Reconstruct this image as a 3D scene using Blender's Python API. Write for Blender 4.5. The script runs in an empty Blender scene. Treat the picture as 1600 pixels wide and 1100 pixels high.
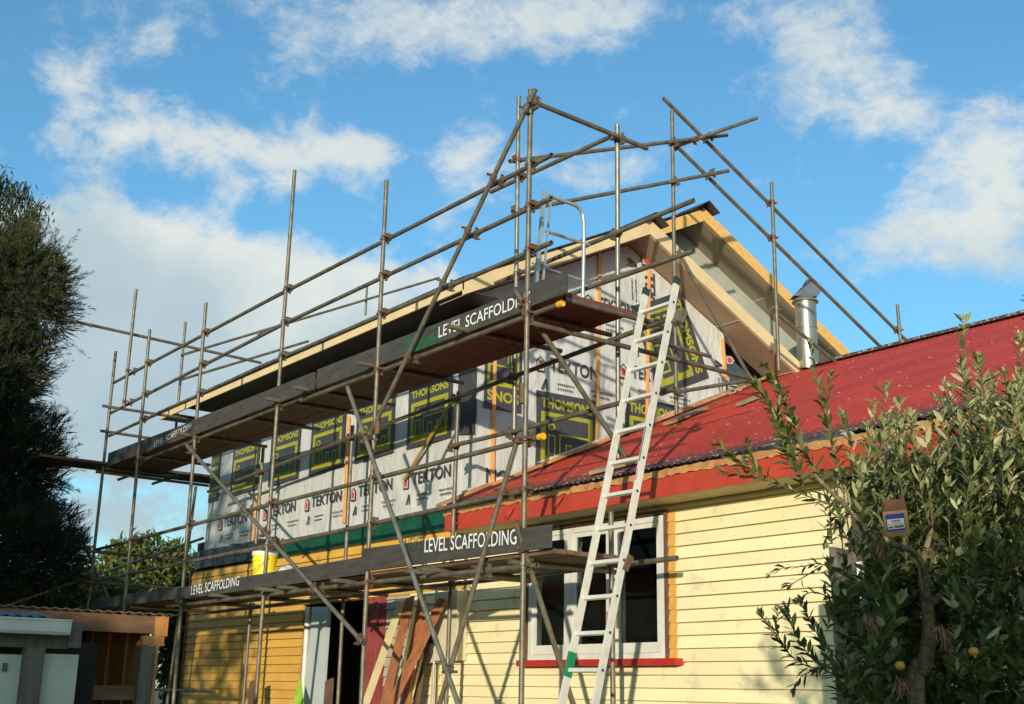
import bpy, math, random
import numpy as np
from mathutils import Vector, Matrix
rad = math.radians
S = bpy.context.scene
COL = S.collection
# ------------------------------------------------------------------ camera
YAW, PIT, ROL, FPX = rad(53.3692), rad(15.6377), rad(1.12722), 1905.57
fwd = np.array([-math.sin(YAW)*math.cos(PIT), math.cos(YAW)*math.cos(PIT), math.sin(PIT)])
r0 = np.array([math.cos(YAW), math.sin(YAW), 0.0]); u0 = np.cross(r0, fwd)
cr = math.cos(ROL)*r0+math.sin(ROL)*u0
cu = -math.sin(ROL)*r0+math.cos(ROL)*u0
CAM = np.array([0.0, 0.0, 1.6])
cam = bpy.data.cameras.new('camera'); co = bpy.data.objects.new('camera', cam); COL.objects.link(co)
cam.sensor_width = 36; cam.sensor_fit = 'HORIZONTAL'; cam.lens = FPX/1600*36
cam.clip_start = 0.05; cam.clip_end = 3000
co.matrix_world = Matrix(((cr[0], cu[0], -fwd[0], CAM[0]), (cr[1], cu[1], -fwd[1], CAM[1]), (cr[2], cu[2], -fwd[2], CAM[2]), (0, 0, 0, 1)))
S.camera = co

def ray(x, y): return cr*(x-800)/FPX-cu*(y-550)/FPX+fwd
def P(x, y, ax, v):
    d = ray(x, y); i = 'XYZ'.index(ax)
    return CAM+d*(v-CAM[i])/d[i]
def D(x, y, depth): return CAM+ray(x, y)*depth

# ------------------------------------------------------------------ sun and sky
SUN_A, SUN_B = 0.90, 0.18         # shadow travel: dx = -A dy, dz = -B dy
trav = Vector((-SUN_A, 1.0, -SUN_B)).normalized()
elev = math.asin(-trav.z); azim = math.atan2(-trav.x, -trav.y)
sl = bpy.data.lights.new('sun', 'SUN'); so = bpy.data.objects.new('sun', sl); COL.objects.link(so)
sl.energy = 4.7; sl.angle = rad(0.7); sl.color = (1.0, 0.90, 0.72)
so.rotation_euler = trav.to_track_quat('-Z', 'Y').to_euler()
S.view_settings.view_transform = 'Standard'; S.view_settings.look = 'None'
S.view_settings.exposure = 0.0; S.view_settings.gamma = 1.0

W = bpy.data.worlds.new('World'); S.world = W; W.use_nodes = True
nt = W.node_tree; nt.nodes.clear(); N = nt.nodes; L = nt.links
def nd(t, **k):
    n = N.new(t)
    for a, b in k.items(): setattr(n, a, b)
    return n
def mth(op, a, b=None, c=None, clamp=False):
    n = N.new('ShaderNodeMath'); n.operation = op; n.use_clamp = clamp
    for i, v in enumerate((a, b, c)):
        if v is None: continue
        if isinstance(v, (int, float)): n.inputs[i].default_value = v
        else: L.new(v, n.inputs[i])
    return n.outputs[0]
sky = nd('ShaderNodeTexSky', sky_type='NISHITA'); sky.sun_disc = False
sky.sun_elevation = max(elev, rad(4)); sky.sun_rotation = azim; sky.air_density = 1.0; sky.dust_density = 0.6; sky.ozone_density = 2.0
tc = nd('ShaderNodeTexCoord'); vec = tc.outputs['Generated']
def vdot(d):
    n = N.new('ShaderNodeVectorMath'); n.operation = 'DOT_PRODUCT'; L.new(vec, n.inputs[0]); n.inputs[1].default_value = tuple(d); return n.outputs['Value']
def noise(scale, detail=6, rough=.55, dist=0.0, off=(0, 0, 0), sc=(1, 1, 1)):
    m = N.new('ShaderNodeMapping'); m.inputs['Location'].default_value = off; m.inputs['Scale'].default_value = sc; L.new(vec, m.inputs['Vector'])
    n = N.new('ShaderNodeTexNoise'); n.inputs['Scale'].default_value = scale; n.inputs['Detail'].default_value = detail
    n.inputs['Roughness'].default_value = rough; n.inputs['Distortion'].default_value = dist; L.new(m.outputs[0], n.inputs['Vector']); return n.outputs['Fac']
n_big = noise(8.5, 9, .60, .25, (3.1, 1.7, .4), (1, 1, 1.5))
n_wisp = noise(24, 9, .66, .35, (7.3, 2.2, 5.1), (1, 1, 1.6))
n_sh = noise(7, 5, .5, .1, (1.3, 9.1, 2.4))
# each cloud bank: (centre of the bank as a direction in the sky, half sizes, amount, tone)
BANKS = [(230, 440, 260, 84, 1.35), (400, 470, 170, 66, 1.1), (530, 500, 130, 45, .8), (60, 430, 150, 90, 1.0), (150, 560, 340, 90, .85), (230, 640, 150, 45, .75), (200, 720, 300, 45, .80), (180, 810, 350, 40, .75),
         (270, 215, 110, 48, .66), (400, 235, 120, 44, .64), (110, 200, 120, 40, .36), (565, 235, 70, 32, .80), (740, 265, 85, 62, .50), (420, 290, 110, 24, .30),
         (560, 45, 210, 85, .48), (930, 18, 320, 60, .50), (800, 60, 160, 50, .30), (1320, 105, 105, 95, .68), (1230, 60, 120, 70, .25), (1450, 170, 90, 40, .35),
         (1530, 240, 120, 70, .75), (1460, 375, 180, 52, .72), (1310, 320, 90, 44, .36), (1190, 330, 60, 50, .28), (90, 250, 100, 30, .38), (60, 110, 110, 34, .30),
         (920, 255, 100, 46, .46), (165, 305, 55, 38, .45), (1180, 490, 90, 80, .20), (660, 440, 130, 30, .40), (740, 250, 70, 50, .30)]
tot = None
for (px, py, rx, ry, amt) in BANKS:
    c = ray(px, py); c /= np.linalg.norm(c)
    t = np.cross(c, (0, 0, 1)); t /= np.linalg.norm(t); b = np.cross(t, c)
    a1 = mth('MULTIPLY', vdot(t), FPX/rx); b1 = mth('MULTIPLY', vdot(b), FPX/ry)
    q = mth('ADD', mth('MULTIPLY', a1, a1), mth('MULTIPLY', b1, b1))
    g = mth('POWER', 2.718, mth('MULTIPLY', q, -0.9))
    g = mth('MULTIPLY', g, amt)
    g = mth('MULTIPLY', g, mth('GREATER_THAN', vdot(c), 0.3))
    tot = g if tot is None else mth('ADD', tot, g)
away = mth('LESS_THAN', vdot(fwd), 0.55)      # scattered cloud in the rest of the sky
tot = mth('ADD', tot, mth('MULTIPLY', away, 0.35))
dens = mth('ADD', tot, mth('MULTIPLY', mth('SUBTRACT', n_big, .5), 2.1))
dens = mth('ADD', dens, .04)
dens = mth('ADD', dens, mth('MULTIPLY', mth('SUBTRACT', n_wisp, .5), 1.35))
mr = nd('ShaderNodeMapRange', interpolation_type='SMOOTHSTEP'); L.new(dens, mr.inputs['Value'])
mr.inputs['From Min'].default_value = .24; mr.inputs['From Max'].default_value = .96
cover = mth('MULTIPLY', mr.outputs[0], .93)
el = vdot((0, 0, 1))
# sky colour
tint = nd('ShaderNodeMix', data_type='RGBA', blend_type='MULTIPLY'); tint.inputs['Factor'].default_value = 1
L.new(sky.outputs[0], tint.inputs[6]); tint.inputs[7].default_value = (0.95, 1.52, 1.72, 1)
# cloud colour: bright crowns, grey-blue bellies low in the sky
cr1 = nd('ShaderNodeValToRGB'); e = cr1.color_ramp.elements
e[0].position = 0.02; e[0].color = (3.5, 4.1, 4.3, 1); e[1].position = 0.62; e[1].color = (4.0, 4.6, 4.9, 1)
m = cr1.color_ramp.elements.new(.20); m.color = (3.0, 3.75, 4.15, 1)
m = cr1.color_ramp.elements.new(.285); m.color = (3.5, 4.2, 4.4, 1)
m = cr1.color_ramp.elements.new(.37); m.color = (5.3, 5.5, 5.2, 1)
L.new(mth('ADD', el, mth('MULTIPLY', mth('SUBTRACT', n_sh, .5), .42)), cr1.inputs[0])
mx = nd('ShaderNodeMix', data_type='RGBA'); L.new(cover, mx.inputs['Factor']); L.new(tint.outputs[2], mx.inputs[6]); L.new(cr1.outputs[0], mx.inputs[7])
bg = nd('ShaderNodeBackground'); bg.inputs['Strength'].default_value = 0.15; L.new(mx.outputs[2], bg.inputs['Color'])
wo = nd('ShaderNodeOutputWorld'); L.new(bg.outputs[0], wo.inputs['Surface'])
rng = random.Random(7); nrng = np.random.default_rng(11)

# ------------------------------------------------------------------ materials
MATS = {}
def mat(name, c1, c2=None, rough=.6, metal=0.0, nscale=6, ndetail=5, bump=0.0, bscale=40, stretch=(1, 1, 1), c3=None, c3scale=20, c3amt=.6,
        transl=0.0, spec=.5, island=False, bdist=.01, ivar=0.0):
    if name in MATS: return MATS[name]
    M = bpy.data.materials.new(name); M.use_nodes = True; T = M.node_tree; nn = T.nodes; ll = T.links
    bs = nn['Principled BSDF']; bs.inputs['Roughness'].default_value = rough; bs.inputs['Metallic'].default_value = metal
    bs.inputs['Specular IOR Level'].default_value = spec
    t = nn.new('ShaderNodeTexCoord'); mp = nn.new('ShaderNodeMapping'); mp.inputs['Scale'].default_value = stretch; ll.new(t.outputs['Object'], mp.inputs['Vector'])
    c2 = c2 or tuple(v*.8 for v in c1)
    mixn = nn.new('ShaderNodeMix'); mixn.data_type = 'RGBA'; mixn.inputs[6].default_value = (*c1, 1); mixn.inputs[7].default_value = (*c2, 1)
    if island:
        g = nn.new('ShaderNodeNewGeometry'); ll.new(g.outputs['Random Per Island'], mixn.inputs['Factor'])
    else:
        n = nn.new('ShaderNodeTexNoise'); n.inputs['Scale'].default_value = nscale; n.inputs['Detail'].default_value = ndetail; ll.new(mp.outputs[0], n.inputs['Vector'])
        mr = nn.new('ShaderNodeMapRange'); mr.inputs['From Min'].default_value = .35; mr.inputs['From Max'].default_value = .65; ll.new(n.outputs['Fac'], mr.inputs['Value']); ll.new(mr.outputs[0], mixn.inputs['Factor'])
    out = mixn.outputs[2]
    if c3:
        n3 = nn.new('ShaderNodeTexNoise'); n3.inputs['Scale'].default_value = c3scale; n3.inputs['Detail'].default_value = 8; n3.inputs['Roughness'].default_value = .65; ll.new(t.outputs['Object'], n3.inputs['Vector'])
        m3 = nn.new('ShaderNodeMapRange'); m3.inputs['From Min'].default_value = c3amt; m3.inputs['From Max'].default_value = c3amt+.07; ll.new(n3.outputs['Fac'], m3.inputs['Value'])
        x = nn.new('ShaderNodeMix'); x.data_type = 'RGBA'; ll.new(m3.outputs[0], x.inputs['Factor']); ll.new(out, x.inputs[6]); x.inputs[7].default_value = (*c3, 1); out = x.outputs[2]
    if ivar:
        g = nn.new('ShaderNodeNewGeometry'); hs = nn.new('ShaderNodeHueSaturation'); mv = nn.new('ShaderNodeMapRange'); mv.inputs['To Min'].default_value = 1-ivar; mv.inputs['To Max'].default_value = 1+ivar*.4
        ll.new(g.outputs['Random Per Island'], mv.inputs['Value']); ll.new(mv.outputs[0], hs.inputs['Value']); ll.new(out, hs.inputs['Color']); out = hs.outputs[0]
    ll.new(out, bs.inputs['Base Color'])
    if bump:
        nb = nn.new('ShaderNodeTexNoise'); nb.inputs['Scale'].default_value = bscale; nb.inputs['Detail'].default_value = 6; ll.new(mp.outputs[0], nb.inputs['Vector'])
        bp = nn.new('ShaderNodeBump'); bp.inputs['Strength'].default_value = bump; bp.inputs['Distance'].default_value = bdist; ll.new(nb.outputs['Fac'], bp.inputs['Height']); ll.new(bp.outputs[0], bs.inputs['Normal'])
    if transl:
        tr = nn.new('ShaderNodeBsdfTranslucent'); ll.new(out, tr.inputs['Color']); ms = nn.new('ShaderNodeMixShader'); ms.inputs[0].default_value = transl
        ll.new(bs.outputs[0], ms.inputs[1]); ll.new(tr.outputs[0], ms.inputs[2]); ll.new(ms.outputs[0], nn['Material Output'].inputs['Surface'])
    MATS[name] = M; return M
TUBE = mat('galvanised_tube', (.195, .170, .120), (.115, .098, .068), .5, .35, 9, 6, .15, 60, c3=(.17, .085, .04), c3scale=7, c3amt=.66)
TUBE2 = mat('newer_tube', (.27, .25, .20), (.17, .155, .12), .42, .5, 9, 6, .1, 60, c3=(.2, .12, .06), c3scale=9, c3amt=.7)
RUST = mat('rusty_coupler', (.20, .085, .035), (.13, .10, .07), .7, .4, 30, 4, .4, 120)
GALV = mat('galvanised_coupler', (.24, .21, .15), (.12, .10, .08), .55, .5, 30, 4, .3, 120)
YCAP = mat('yellow_cap', (.80, .42, .01), (.72, .36, .01), .45)
PLANK = mat('scaffold_plank', (.17, .10, .058), (.085, .052, .032), .8, 0, 3, 6, .3, 30, (1, 8, 8))
PLANKR = mat('red_stained_plank', (.19, .055, .028), (.11, .042, .028), .75, 0, 3, 6, .3, 30, (8, 1, 8))
TOE = mat('toe_board_black', (.072, .062, .050), (.045, .040, .034), .62, 0, 5, 6, .15, 30, (1, 5, 5), c3=(.13, .12, .11), c3scale=14, c3amt=.67)
TOEG = mat('toe_board_green', (.012, .10, .035), (.03, .07, .035), .6, 0, 14)
WHITE = mat('white_lettering', (.78, .78, .76), (.62, .62, .60), .5, 0, 60, c3=(.10, .10, .095), c3scale=40, c3amt=.63)
GREENL = mat('green_lettering', (.02, .075, .045), (.03, .09, .055), .6)
CREAM = mat('cream_weatherboard', (.84, .745, .45), (.79, .69, .40), .62, 0, 1.6, 6, .12, 20, (1, 1, 4), c3=(.70, .60, .37), c3scale=3.5, c3amt=.57, ivar=.07)
YEL = mat('ochre_weatherboard', (.68, .39, .075), (.60, .33, .06), .6, 0, 2, 6, .12, 20, (1, 1, 4), c3=(.42, .23, .06), c3scale=4, c3amt=.62, ivar=.10)
GREYB = mat('grey_weatherboard', (.46, .41, .31), (.38, .34, .27), .65)
def red_roof_mat():
    M = mat('red_roof_iron', (.46, .042, .019), (.34, .034, .018), .55, .0, 1.3, 8, .05, 60, c3=(.30, .045, .025), c3scale=3, c3amt=.60)
    T = M.node_tree; nn = T.nodes; ll = T.links; bs = nn['Principled BSDF']; src = bs.inputs['Base Color'].links[0].from_socket
    t = nn.new('ShaderNodeTexCoord'); sp = nn.new('ShaderNodeSeparateXYZ'); ll.new(t.outputs['Object'], sp.inputs[0])
    n = nn.new('ShaderNodeTexNoise'); n.inputs['Scale'].default_value = 9; n.inputs['Detail'].default_value = 8; n.inputs['Roughness'].default_value = .7; ll.new(t.outputs['Object'], n.inputs['Vector'])
    mr = nn.new('ShaderNodeMapRange'); mr.inputs['From Min'].default_value = .75; mr.inputs['From Max'].default_value = -.15; ll.new(sp.outputs['Y'], mr.inputs['Value'])
    a = nn.new('ShaderNodeMath'); a.operation = 'ADD'; ll.new(mr.outputs[0], a.inputs[0]); ll.new(n.outputs['Fac'], a.inputs[1])
    m2 = nn.new('ShaderNodeMapRange'); m2.inputs['From Min'].default_value = .78; m2.inputs['From Max'].default_value = 1.20; ll.new(a.outputs[0], m2.inputs['Value'])
    x = nn.new('ShaderNodeMix'); x.data_type = 'RGBA'; ll.new(m2.outputs[0], x.inputs['Factor']); ll.new(src, x.inputs[6]); x.inputs[7].default_value = (.085, .035, .03, 1)
    n4 = nn.new('ShaderNodeTexNoise'); n4.inputs['Scale'].default_value = 22; n4.inputs['Detail'].default_value = 6; ll.new(t.outputs['Object'], n4.inputs['Vector'])
    a4 = nn.new('ShaderNodeMath'); a4.operation = 'MULTIPLY_ADD'; ll.new(mr.outputs[0], a4.inputs[0]); a4.inputs[1].default_value = .16; ll.new(n4.outputs['Fac'], a4.inputs[2])
    m4 = nn.new('ShaderNodeMapRange'); m4.inputs['From Min'].default_value = .69; m4.inputs['From Max'].default_value = .76; ll.new(a4.outputs[0], m4.inputs['Value'])
    y = nn.new('ShaderNodeMix'); y.data_type = 'RGBA'; ll.new(m4.outputs[0], y.inputs['Factor']); ll.new(x.outputs[2], y.inputs[6]); y.inputs[7].default_value = (.36, .33, .25, 1)
    mp = nn.new('ShaderNodeMapping'); mp.inputs['Scale'].default_value = (1.0, 1.0, 0.0); mp.inputs['Rotation'].default_value = (0, 0, .5); ll.new(t.outputs['Object'], mp.inputs[0])
    out = y.outputs[2]
    for scl, rr, gate in ((12, .19, .72), (23, .20, .76), (6.0, .10, .55)):
        v = nn.new('ShaderNodeTexVoronoi'); v.inputs['Scale'].default_value = scl; ll.new(mp.outputs[0], v.inputs['Vector'])
        sc_ = nn.new('ShaderNodeSeparateColor'); ll.new(v.outputs['Color'], sc_.inputs[0])
        r1 = nn.new('ShaderNodeMath'); r1.operation = 'MULTIPLY'; ll.new(sc_.outputs[1], r1.inputs[0]); r1.inputs[1].default_value = rr
        lt = nn.new('ShaderNodeMath'); lt.operation = 'LESS_THAN'; ll.new(v.outputs['Distance'], lt.inputs[0]); ll.new(r1.outputs[0], lt.inputs[1])
        gt = nn.new('ShaderNodeMath'); gt.operation = 'GREATER_THAN'; ll.new(sc_.outputs[0], gt.inputs[0]); gt.inputs[1].default_value = gate
        an = nn.new('ShaderNodeMath'); an.operation = 'MULTIPLY'; ll.new(lt.outputs[0], an.inputs[0]); ll.new(gt.outputs[0], an.inputs[1])
        an2 = nn.new('ShaderNodeMath'); an2.operation = 'MULTIPLY'; ll.new(an.outputs[0], an2.inputs[0]); an2.inputs[1].default_value = .8
        z = nn.new('ShaderNodeMix'); z.data_type = 'RGBA'; ll.new(an2.outputs[0], z.inputs['Factor']); ll.new(out, z.inputs[6]); z.inputs[7].default_value = (.72, .44, .36, 1); out = z.outputs[2]
    ll.new(out, bs.inputs['Base Color']); return M
REDROOF = red_roof_mat()
REDP = mat('red_fascia_paint', (.46, .052, .024), (.38, .042, .02), .5, 0, 4, 5, .1, 30, c3=(.50, .12, .05), c3scale=9, c3amt=.66)
ORNG = mat('bare_orange_timber', (.70, .38, .09), (.58, .29, .06), .7, 0, 5, 6, .2, 30, (3, 3, 1))
WINW = mat('white_window_paint', (.68, .665, .60), (.58, .565, .50), .45, 0, 5, c3=(.5, .45, .36), c3scale=20, c3amt=.69)
SILLR = mat('red_sill_paint', (.45, .025, .015), (.38, .02, .012), .45)
BROWNT = mat('brown_timber', (.16, .085, .045), (.10, .055, .03), .75, 0, 4, 6, .25, 30, (4, 4, 1))
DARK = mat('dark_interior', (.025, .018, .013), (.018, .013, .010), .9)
ROOMW = mat('room_lining', (.10, .05, .025), (.06, .035, .02), .8)
WRAP = mat('house_wrap', (.56, .555, .53), (.52, .515, .495), .42, 0, 3, 6, .8, 3.0, (1.8, 1.8, 1.0), bdist=.05)
BLACKP = mat('printed_black', (.062, .058, .064), (.05, .047, .052), .45, 0, 6, 4, .5, 3.0, (2.2, 2.2, .8), bdist=.04)
LIME = mat('printed_lime', (.37, .35, .025), (.30, .29, .025), .45, 0, 6)
INK = mat('printed_ink', (.045, .045, .05), (.06, .06, .065), .5)
REDINK = mat('printed_red', (.62, .06, .07), (.55, .05, .06), .5)
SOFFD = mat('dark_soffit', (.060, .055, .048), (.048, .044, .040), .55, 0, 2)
SOFF = mat('soffit_sheet', (.33, .26, .175), (.29, .23, .155), .6, 0, 1.2)
STRIPM = mat('soffit_joint', (.66, .60, .48), None, .6)
PRIMED = mat('primed_fascia', (.72, .56, .32), (.64, .49, .27), .6, 0, 3, 5, .08, 20)
PINE = mat('pine_barge', (.78, .46, .15), (.66, .36, .10), .6, 0, 3, 6, .1, 20, (1, 6, 6), c3=(.50, .26, .08), c3scale=4, c3amt=.63)
BATT = mat('orange_batten', (.78, .38, .12), (.66, .29, .08), .65, 0, 5, 6, .15, 30, (5, 5, 1))
GREENT = mat('green_flashing', (.006, .085, .045), (.005, .06, .034), .45)
BLKPL = mat('crumpled_black_plastic', (.02, .022, .028), (.035, .04, .05), .28, 0, 6, 6, 1.0, 14, bdist=.05)
ROOFD = mat('charcoal_roof_iron', (.045, .043, .042), (.03, .03, .03), .5)
FLUE = mat('galvanised_flue', (.46, .43, .34), (.33, .31, .25), .33, .75, 3, 5, .1, 20)
FLUED = mat('flue_cowl_grey', (.10, .12, .15), (.07, .085, .11), .5, .5, 6)
ALU = mat('aluminium', (.72, .70, .62), (.60, .58, .51), .42, .15, 8, 5, .08, 60, c3=(.42, .40, .36), c3scale=22, c3amt=.66)
GALVR = mat('bright_galvanised', (.50, .56, .52), (.40, .46, .43), .35, .6, 12, c3=(.10, .30, .22), c3scale=8, c3amt=.64)
CREAMC = mat('cabinet_paint', (.66, .64, .54), (.60, .58, .49), .5)
PINKR = mat('faded_red_boards', (.33, .065, .06), (.22, .035, .035), .6, 0, 6, 5, .1, 20, (4, 4, .6))
SILV = mat('pale_sheet', (.48, .52, .52), (.42, .46, .46), .45, 0, 3)
RIMU = mat('red_brown_timber', (.40, .15, .055), (.29, .10, .04), .7, 0, 4, 6, .2, 25, (5, 5, 1), c3=(.20, .075, .035), c3scale=8, c3amt=.6)
PALET = mat('pale_painted_timber', (.72, .60, .33), (.62, .50, .27), .65, 0, 5, c3=(.42, .26, .12), c3scale=12, c3amt=.64)
GREYW = mat('weathered_grey_wood', (.19, .155, .115), (.12, .098, .072), .85, 0, 5, 6, .3, 30, (5, 5, 1))
SHEDB = mat('shed_brown_board', (.22, .11, .05), (.15, .075, .036), .75, 0, 4, 6, .2, 20, (4, 1, 4))
SHEDO = mat('shed_orange_lit_board', (.55, .24, .07), (.42, .17, .045), .75, 0, 5, 6, .2, 20, (4, 4, 1))  # orange timber tone, brightened to carry sun and bounce light
SHEDW = mat('off_white_panel', (.62, .60, .48), (.55, .53, .42), .6, 0, 4, c3=(.20, .16, .11), c3scale=10, c3amt=.70)
BUCK = mat('yellow_bucket', (.86, .68, .015), (.80, .62, .01), .4)
BUCKL = mat('white_lid', (.78, .76, .68), None, .5)
GROUND = mat('grass_ground', (.07, .10, .03), (.11, .10, .05), .95, 0, 1.5)
CARD = mat('brown_cardboard', (.46, .21, .075), (.40, .18, .065), .8)
CARDD = mat('dark_cardboard', (.16, .060, .03), (.13, .05, .025), .8)
BLUE = mat('label_blue', (.02, .045, .30), None, .5)
LBLW = mat('label_white', (.72, .70, .62), None, .5)
FRUIT = mat('orange_fruit', (.62, .27, .03), (.55, .32, .04), .45)
TWIG = mat('apple_bark', (.27, .19, .11), (.12, .085, .05), .9, 0, 40, 7, .9, 90, c3=(.34, .33, .24), c3scale=35, c3amt=.6)
SHOOT = mat('shoot_bark', (.16, .10, .06), (.11, .075, .045), .8, 0, 14)
LEAF = mat('apple_leaf', (.040, .068, .010), (.19, .215, .065), .55, transl=.22, island=True)
LEAF2 = mat('pale_lit_shoot_leaf', (.24, .27, .085), (.50, .49, .25), .6, transl=.25, island=True)  # pale shoot leaves, also painting the lit crown tops
NEED = mat('dark_needle', (.014, .022, .007), (.030, .036, .010), .8, transl=.12, island=True)
NEED2 = mat('sunlit_olive_needle', (.035, .042, .008), (.070, .070, .014), .8, transl=.18, island=True)  # lighter needle tone with sunlight put into its colour
EUC = mat('gum_leaf', (.03, .04, .022), (.06, .075, .035), .6, transl=.2, island=True)
BGL = mat('light_tree_leaf', (.085, .115, .022), (.15, .16, .035), .7, transl=.3, island=True)
BGD = mat('hedge_leaf', (.030, .048, .014), (.065, .09, .025), .7, transl=.15, island=True)
BARK = mat('dark_bark', (.05, .04, .028), (.035, .028, .02), .95, 0, 8, 5, .5, 30)
DEAD = mat('dried_leaf', (.20, .085, .045), (.28, .14, .08), .8, island=True)
def glass():
    M = bpy.data.materials.new('window_glass'); M.use_nodes = True; b = M.node_tree.nodes['Principled BSDF']
    b.inputs['Base Color'].default_value = (.55, .6, .58, 1); b.inputs['Roughness'].default_value = .02; b.inputs['Transmission Weight'].default_value = 1; b.inputs['IOR'].default_value = 1.12
    return M
GLASS = glass()

# ------------------------------------------------------------------ mesh helpers
WP = {}                                            # world position of each object's origin
def put(o, parent, org):
    COL.objects.link(o); org = Vector(org); WP[o.name] = org
    if parent is not None: o.parent = parent; o.location = org-WP[parent.name]
    else: o.location = org
def thing(name, label, cat, loc, group=None):
    o = bpy.data.objects.new(name, None); o.empty_display_size = .2; put(o, None, loc); o['label'] = label; o['category'] = cat
    if group: o['group'] = group
    return o
def tag(o, label, cat, group=None, kind=None):
    o['label'] = label; o['category'] = cat
    if group: o['group'] = group
    if kind: o['kind'] = kind
    return o
class MB:
    def __init__(s): s.v = []; s.f = []; s.mi = []
    def poly(s, pts, m=0):
        n = len(s.v); s.v += [tuple(p) for p in pts]; s.f.append(tuple(range(n, n+len(pts)))); s.mi.append(m); return s
    def hexa(s, c, m=0):                           # 8 corners: bottom 4 ccw, top 4 ccw
        n = len(s.v); s.v += [tuple(p) for p in c]
        for q in ((3, 2, 1, 0), (4, 5, 6, 7), (0, 1, 5, 4), (1, 2, 6, 5), (2, 3, 7, 6), (3, 0, 4, 7)):
            s.f.append(tuple(n+i for i in q)); s.mi.append(m)
        return s
    def box(s, x0, x1, y0, y1, z0, z1, m=0):
        return s.hexa([(x0, y0, z0), (x1, y0, z0), (x1, y1, z0), (x0, y1, z0), (x0, y0, z1), (x1, y0, z1), (x1, y1, z1), (x0, y1, z1)], m)
    def beam(s, a, b, w, h, up=(0, 0, 1), m=0):    # box from a to b, width w sideways, h along up
        a = Vector(a); b = Vector(b); d = (b-a).normalized(); up = Vector(up); sd = d.cross(up).normalized(); uu = sd.cross(d).normalized()
        c = []
        for p in (a, b):
            for (i, j) in ((-1, -1), (1, -1), (1, 1), (-1, 1)): c.append(p+sd*(i*w/2)+uu*(j*h/2))
        return s.hexa([c[0], c[1], c[2], c[3], c[4], c[5], c[6], c[7]], m)
    def ring(s, a, d, r, n=12, x=None):
        d = Vector(d).normalized(); x = Vector(x) if x else (d.orthogonal()); x = (x-d*x.dot(d)).normalized(); y = d.cross(x); k = len(s.v)
        for i in range(n):
            t = 2*math.pi*i/n; s.v.append(tuple(Vector(a)+x*(r*math.cos(t))+y*(r*math.sin(t))))
        return list(range(k, k+n))
    def bridge(s, A, B, m=0):
        n = len(A)
        for i in range(n): s.f.append((A[i], A[(i+1) % n], B[(i+1) % n], B[i])); s.mi.append(m)
    def cyl(s, a, b, r, r2=None, n=12, caps=True, m=0):
        a = Vector(a); b = Vector(b); d = b-a; r2 = r if r2 is None else r2; x = d.orthogonal()
        A = s.ring(a, d, r, n, x); B = s.ring(b, d, r2, n, x); s.bridge(A, B, m)
        if caps: s.f.append(tuple(reversed(A))); s.f.append(tuple(B)); s.mi += [m, m]
        return s
    def pipe(s, a, b, r=.0242, n=12, m=0):         # hollow tube with open ends
        a = Vector(a); b = Vector(b); d = (b-a).normalized(); x = d.orthogonal(); ri = r*.82; e = .12
        A = s.ring(a, d, r, n, x); B = s.ring(b, d, r, n, x); s.bridge(A, B, m)
        for p, q, O in ((a, a+d*e, A), (b, b-d*e, B)):
            I = s.ring(p, d, ri, n, x); J = s.ring(q, d, ri, n, x); s.bridge(O, I, m); s.bridge(I, J, m); s.f.append(tuple(J)); s.mi.append(m)
        return s
    def path(s, pts, rr, n=8, m=0):                # tapered tube through points
        pts = [Vector(p) for p in pts]; prev = None; x = None
        for i, p in enumerate(pts):
            d = (pts[min(i+1, len(pts)-1)]-pts[max(i-1, 0)]).normalized()
            if x is None: x = d.orthogonal()
            R = s.ring(p, d, rr[i] if isinstance(rr, (list, tuple)) else rr, n, x)
            if prev: s.bridge(prev, R, m)
            prev = R
        s.f.append(tuple(prev)); s.mi.append(m)
        return s
    def build(s, name, mats, parent=None, smooth=False, org=None):
        me = bpy.data.meshes.new(name); V = np.array(s.v, float)
        if org is None: c = (V.min(0)+V.max(0))/2; c[2] = V[:, 2].min(); org = c
        V = V-np.array(org); me.from_pydata(V.tolist(), [], s.f)
        mats = mats if isinstance(mats, (list, tuple)) else [mats]
        for q in mats: me.materials.append(q)
        if len(mats) > 1: me.polygons.foreach_set('material_index', s.mi)
        if smooth:
            me.polygons.foreach_set('use_smooth', [True]*len(me.polygons)); me.set_sharp_from_angle(angle=rad(40))
        me.update(); o = bpy.data.objects.new(name, me); put(o, parent, org); return o
def smoothpts(pts, k=6):
    pts = [np.array(p, float) for p in pts]; out = []
    for i in range(len(pts)-1):
        p0 = pts[max(i-1, 0)]; p1 = pts[i]; p2 = pts[i+1]; p3 = pts[min(i+2, len(pts)-1)]
        for j in range(k):
            t = j/k; out.append(.5*((2*p1)+(-p0+p2)*t+(2*p0-5*p1+4*p2-p3)*t*t+(-p0+3*p1-3*p2+p3)*t**3))
    out.append(pts[-1]); return out
def text_tris(txt, bold=.0):
    cu_ = bpy.data.curves.new('t', 'FONT'); cu_.body = txt; cu_.offset = bold; cu_.resolution_u = 3; cu_.space_character = 1.02
    o = bpy.data.objects.new('t', cu_); COL.objects.link(o); bpy.context.view_layer.update()
    me = bpy.data.meshes.new_from_object(o.evaluated_get(bpy.context.evaluated_depsgraph_get()))
    v = np.array([q.co[:2] for q in me.vertices]); f = [tuple(p.vertices) for p in me.polygons]
    bpy.data.objects.remove(o); bpy.data.meshes.remove(me); mn = v.min(0); mxx = v.max(0)
    return (v-mn)/(mxx-mn), f
TXT = {}
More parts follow.
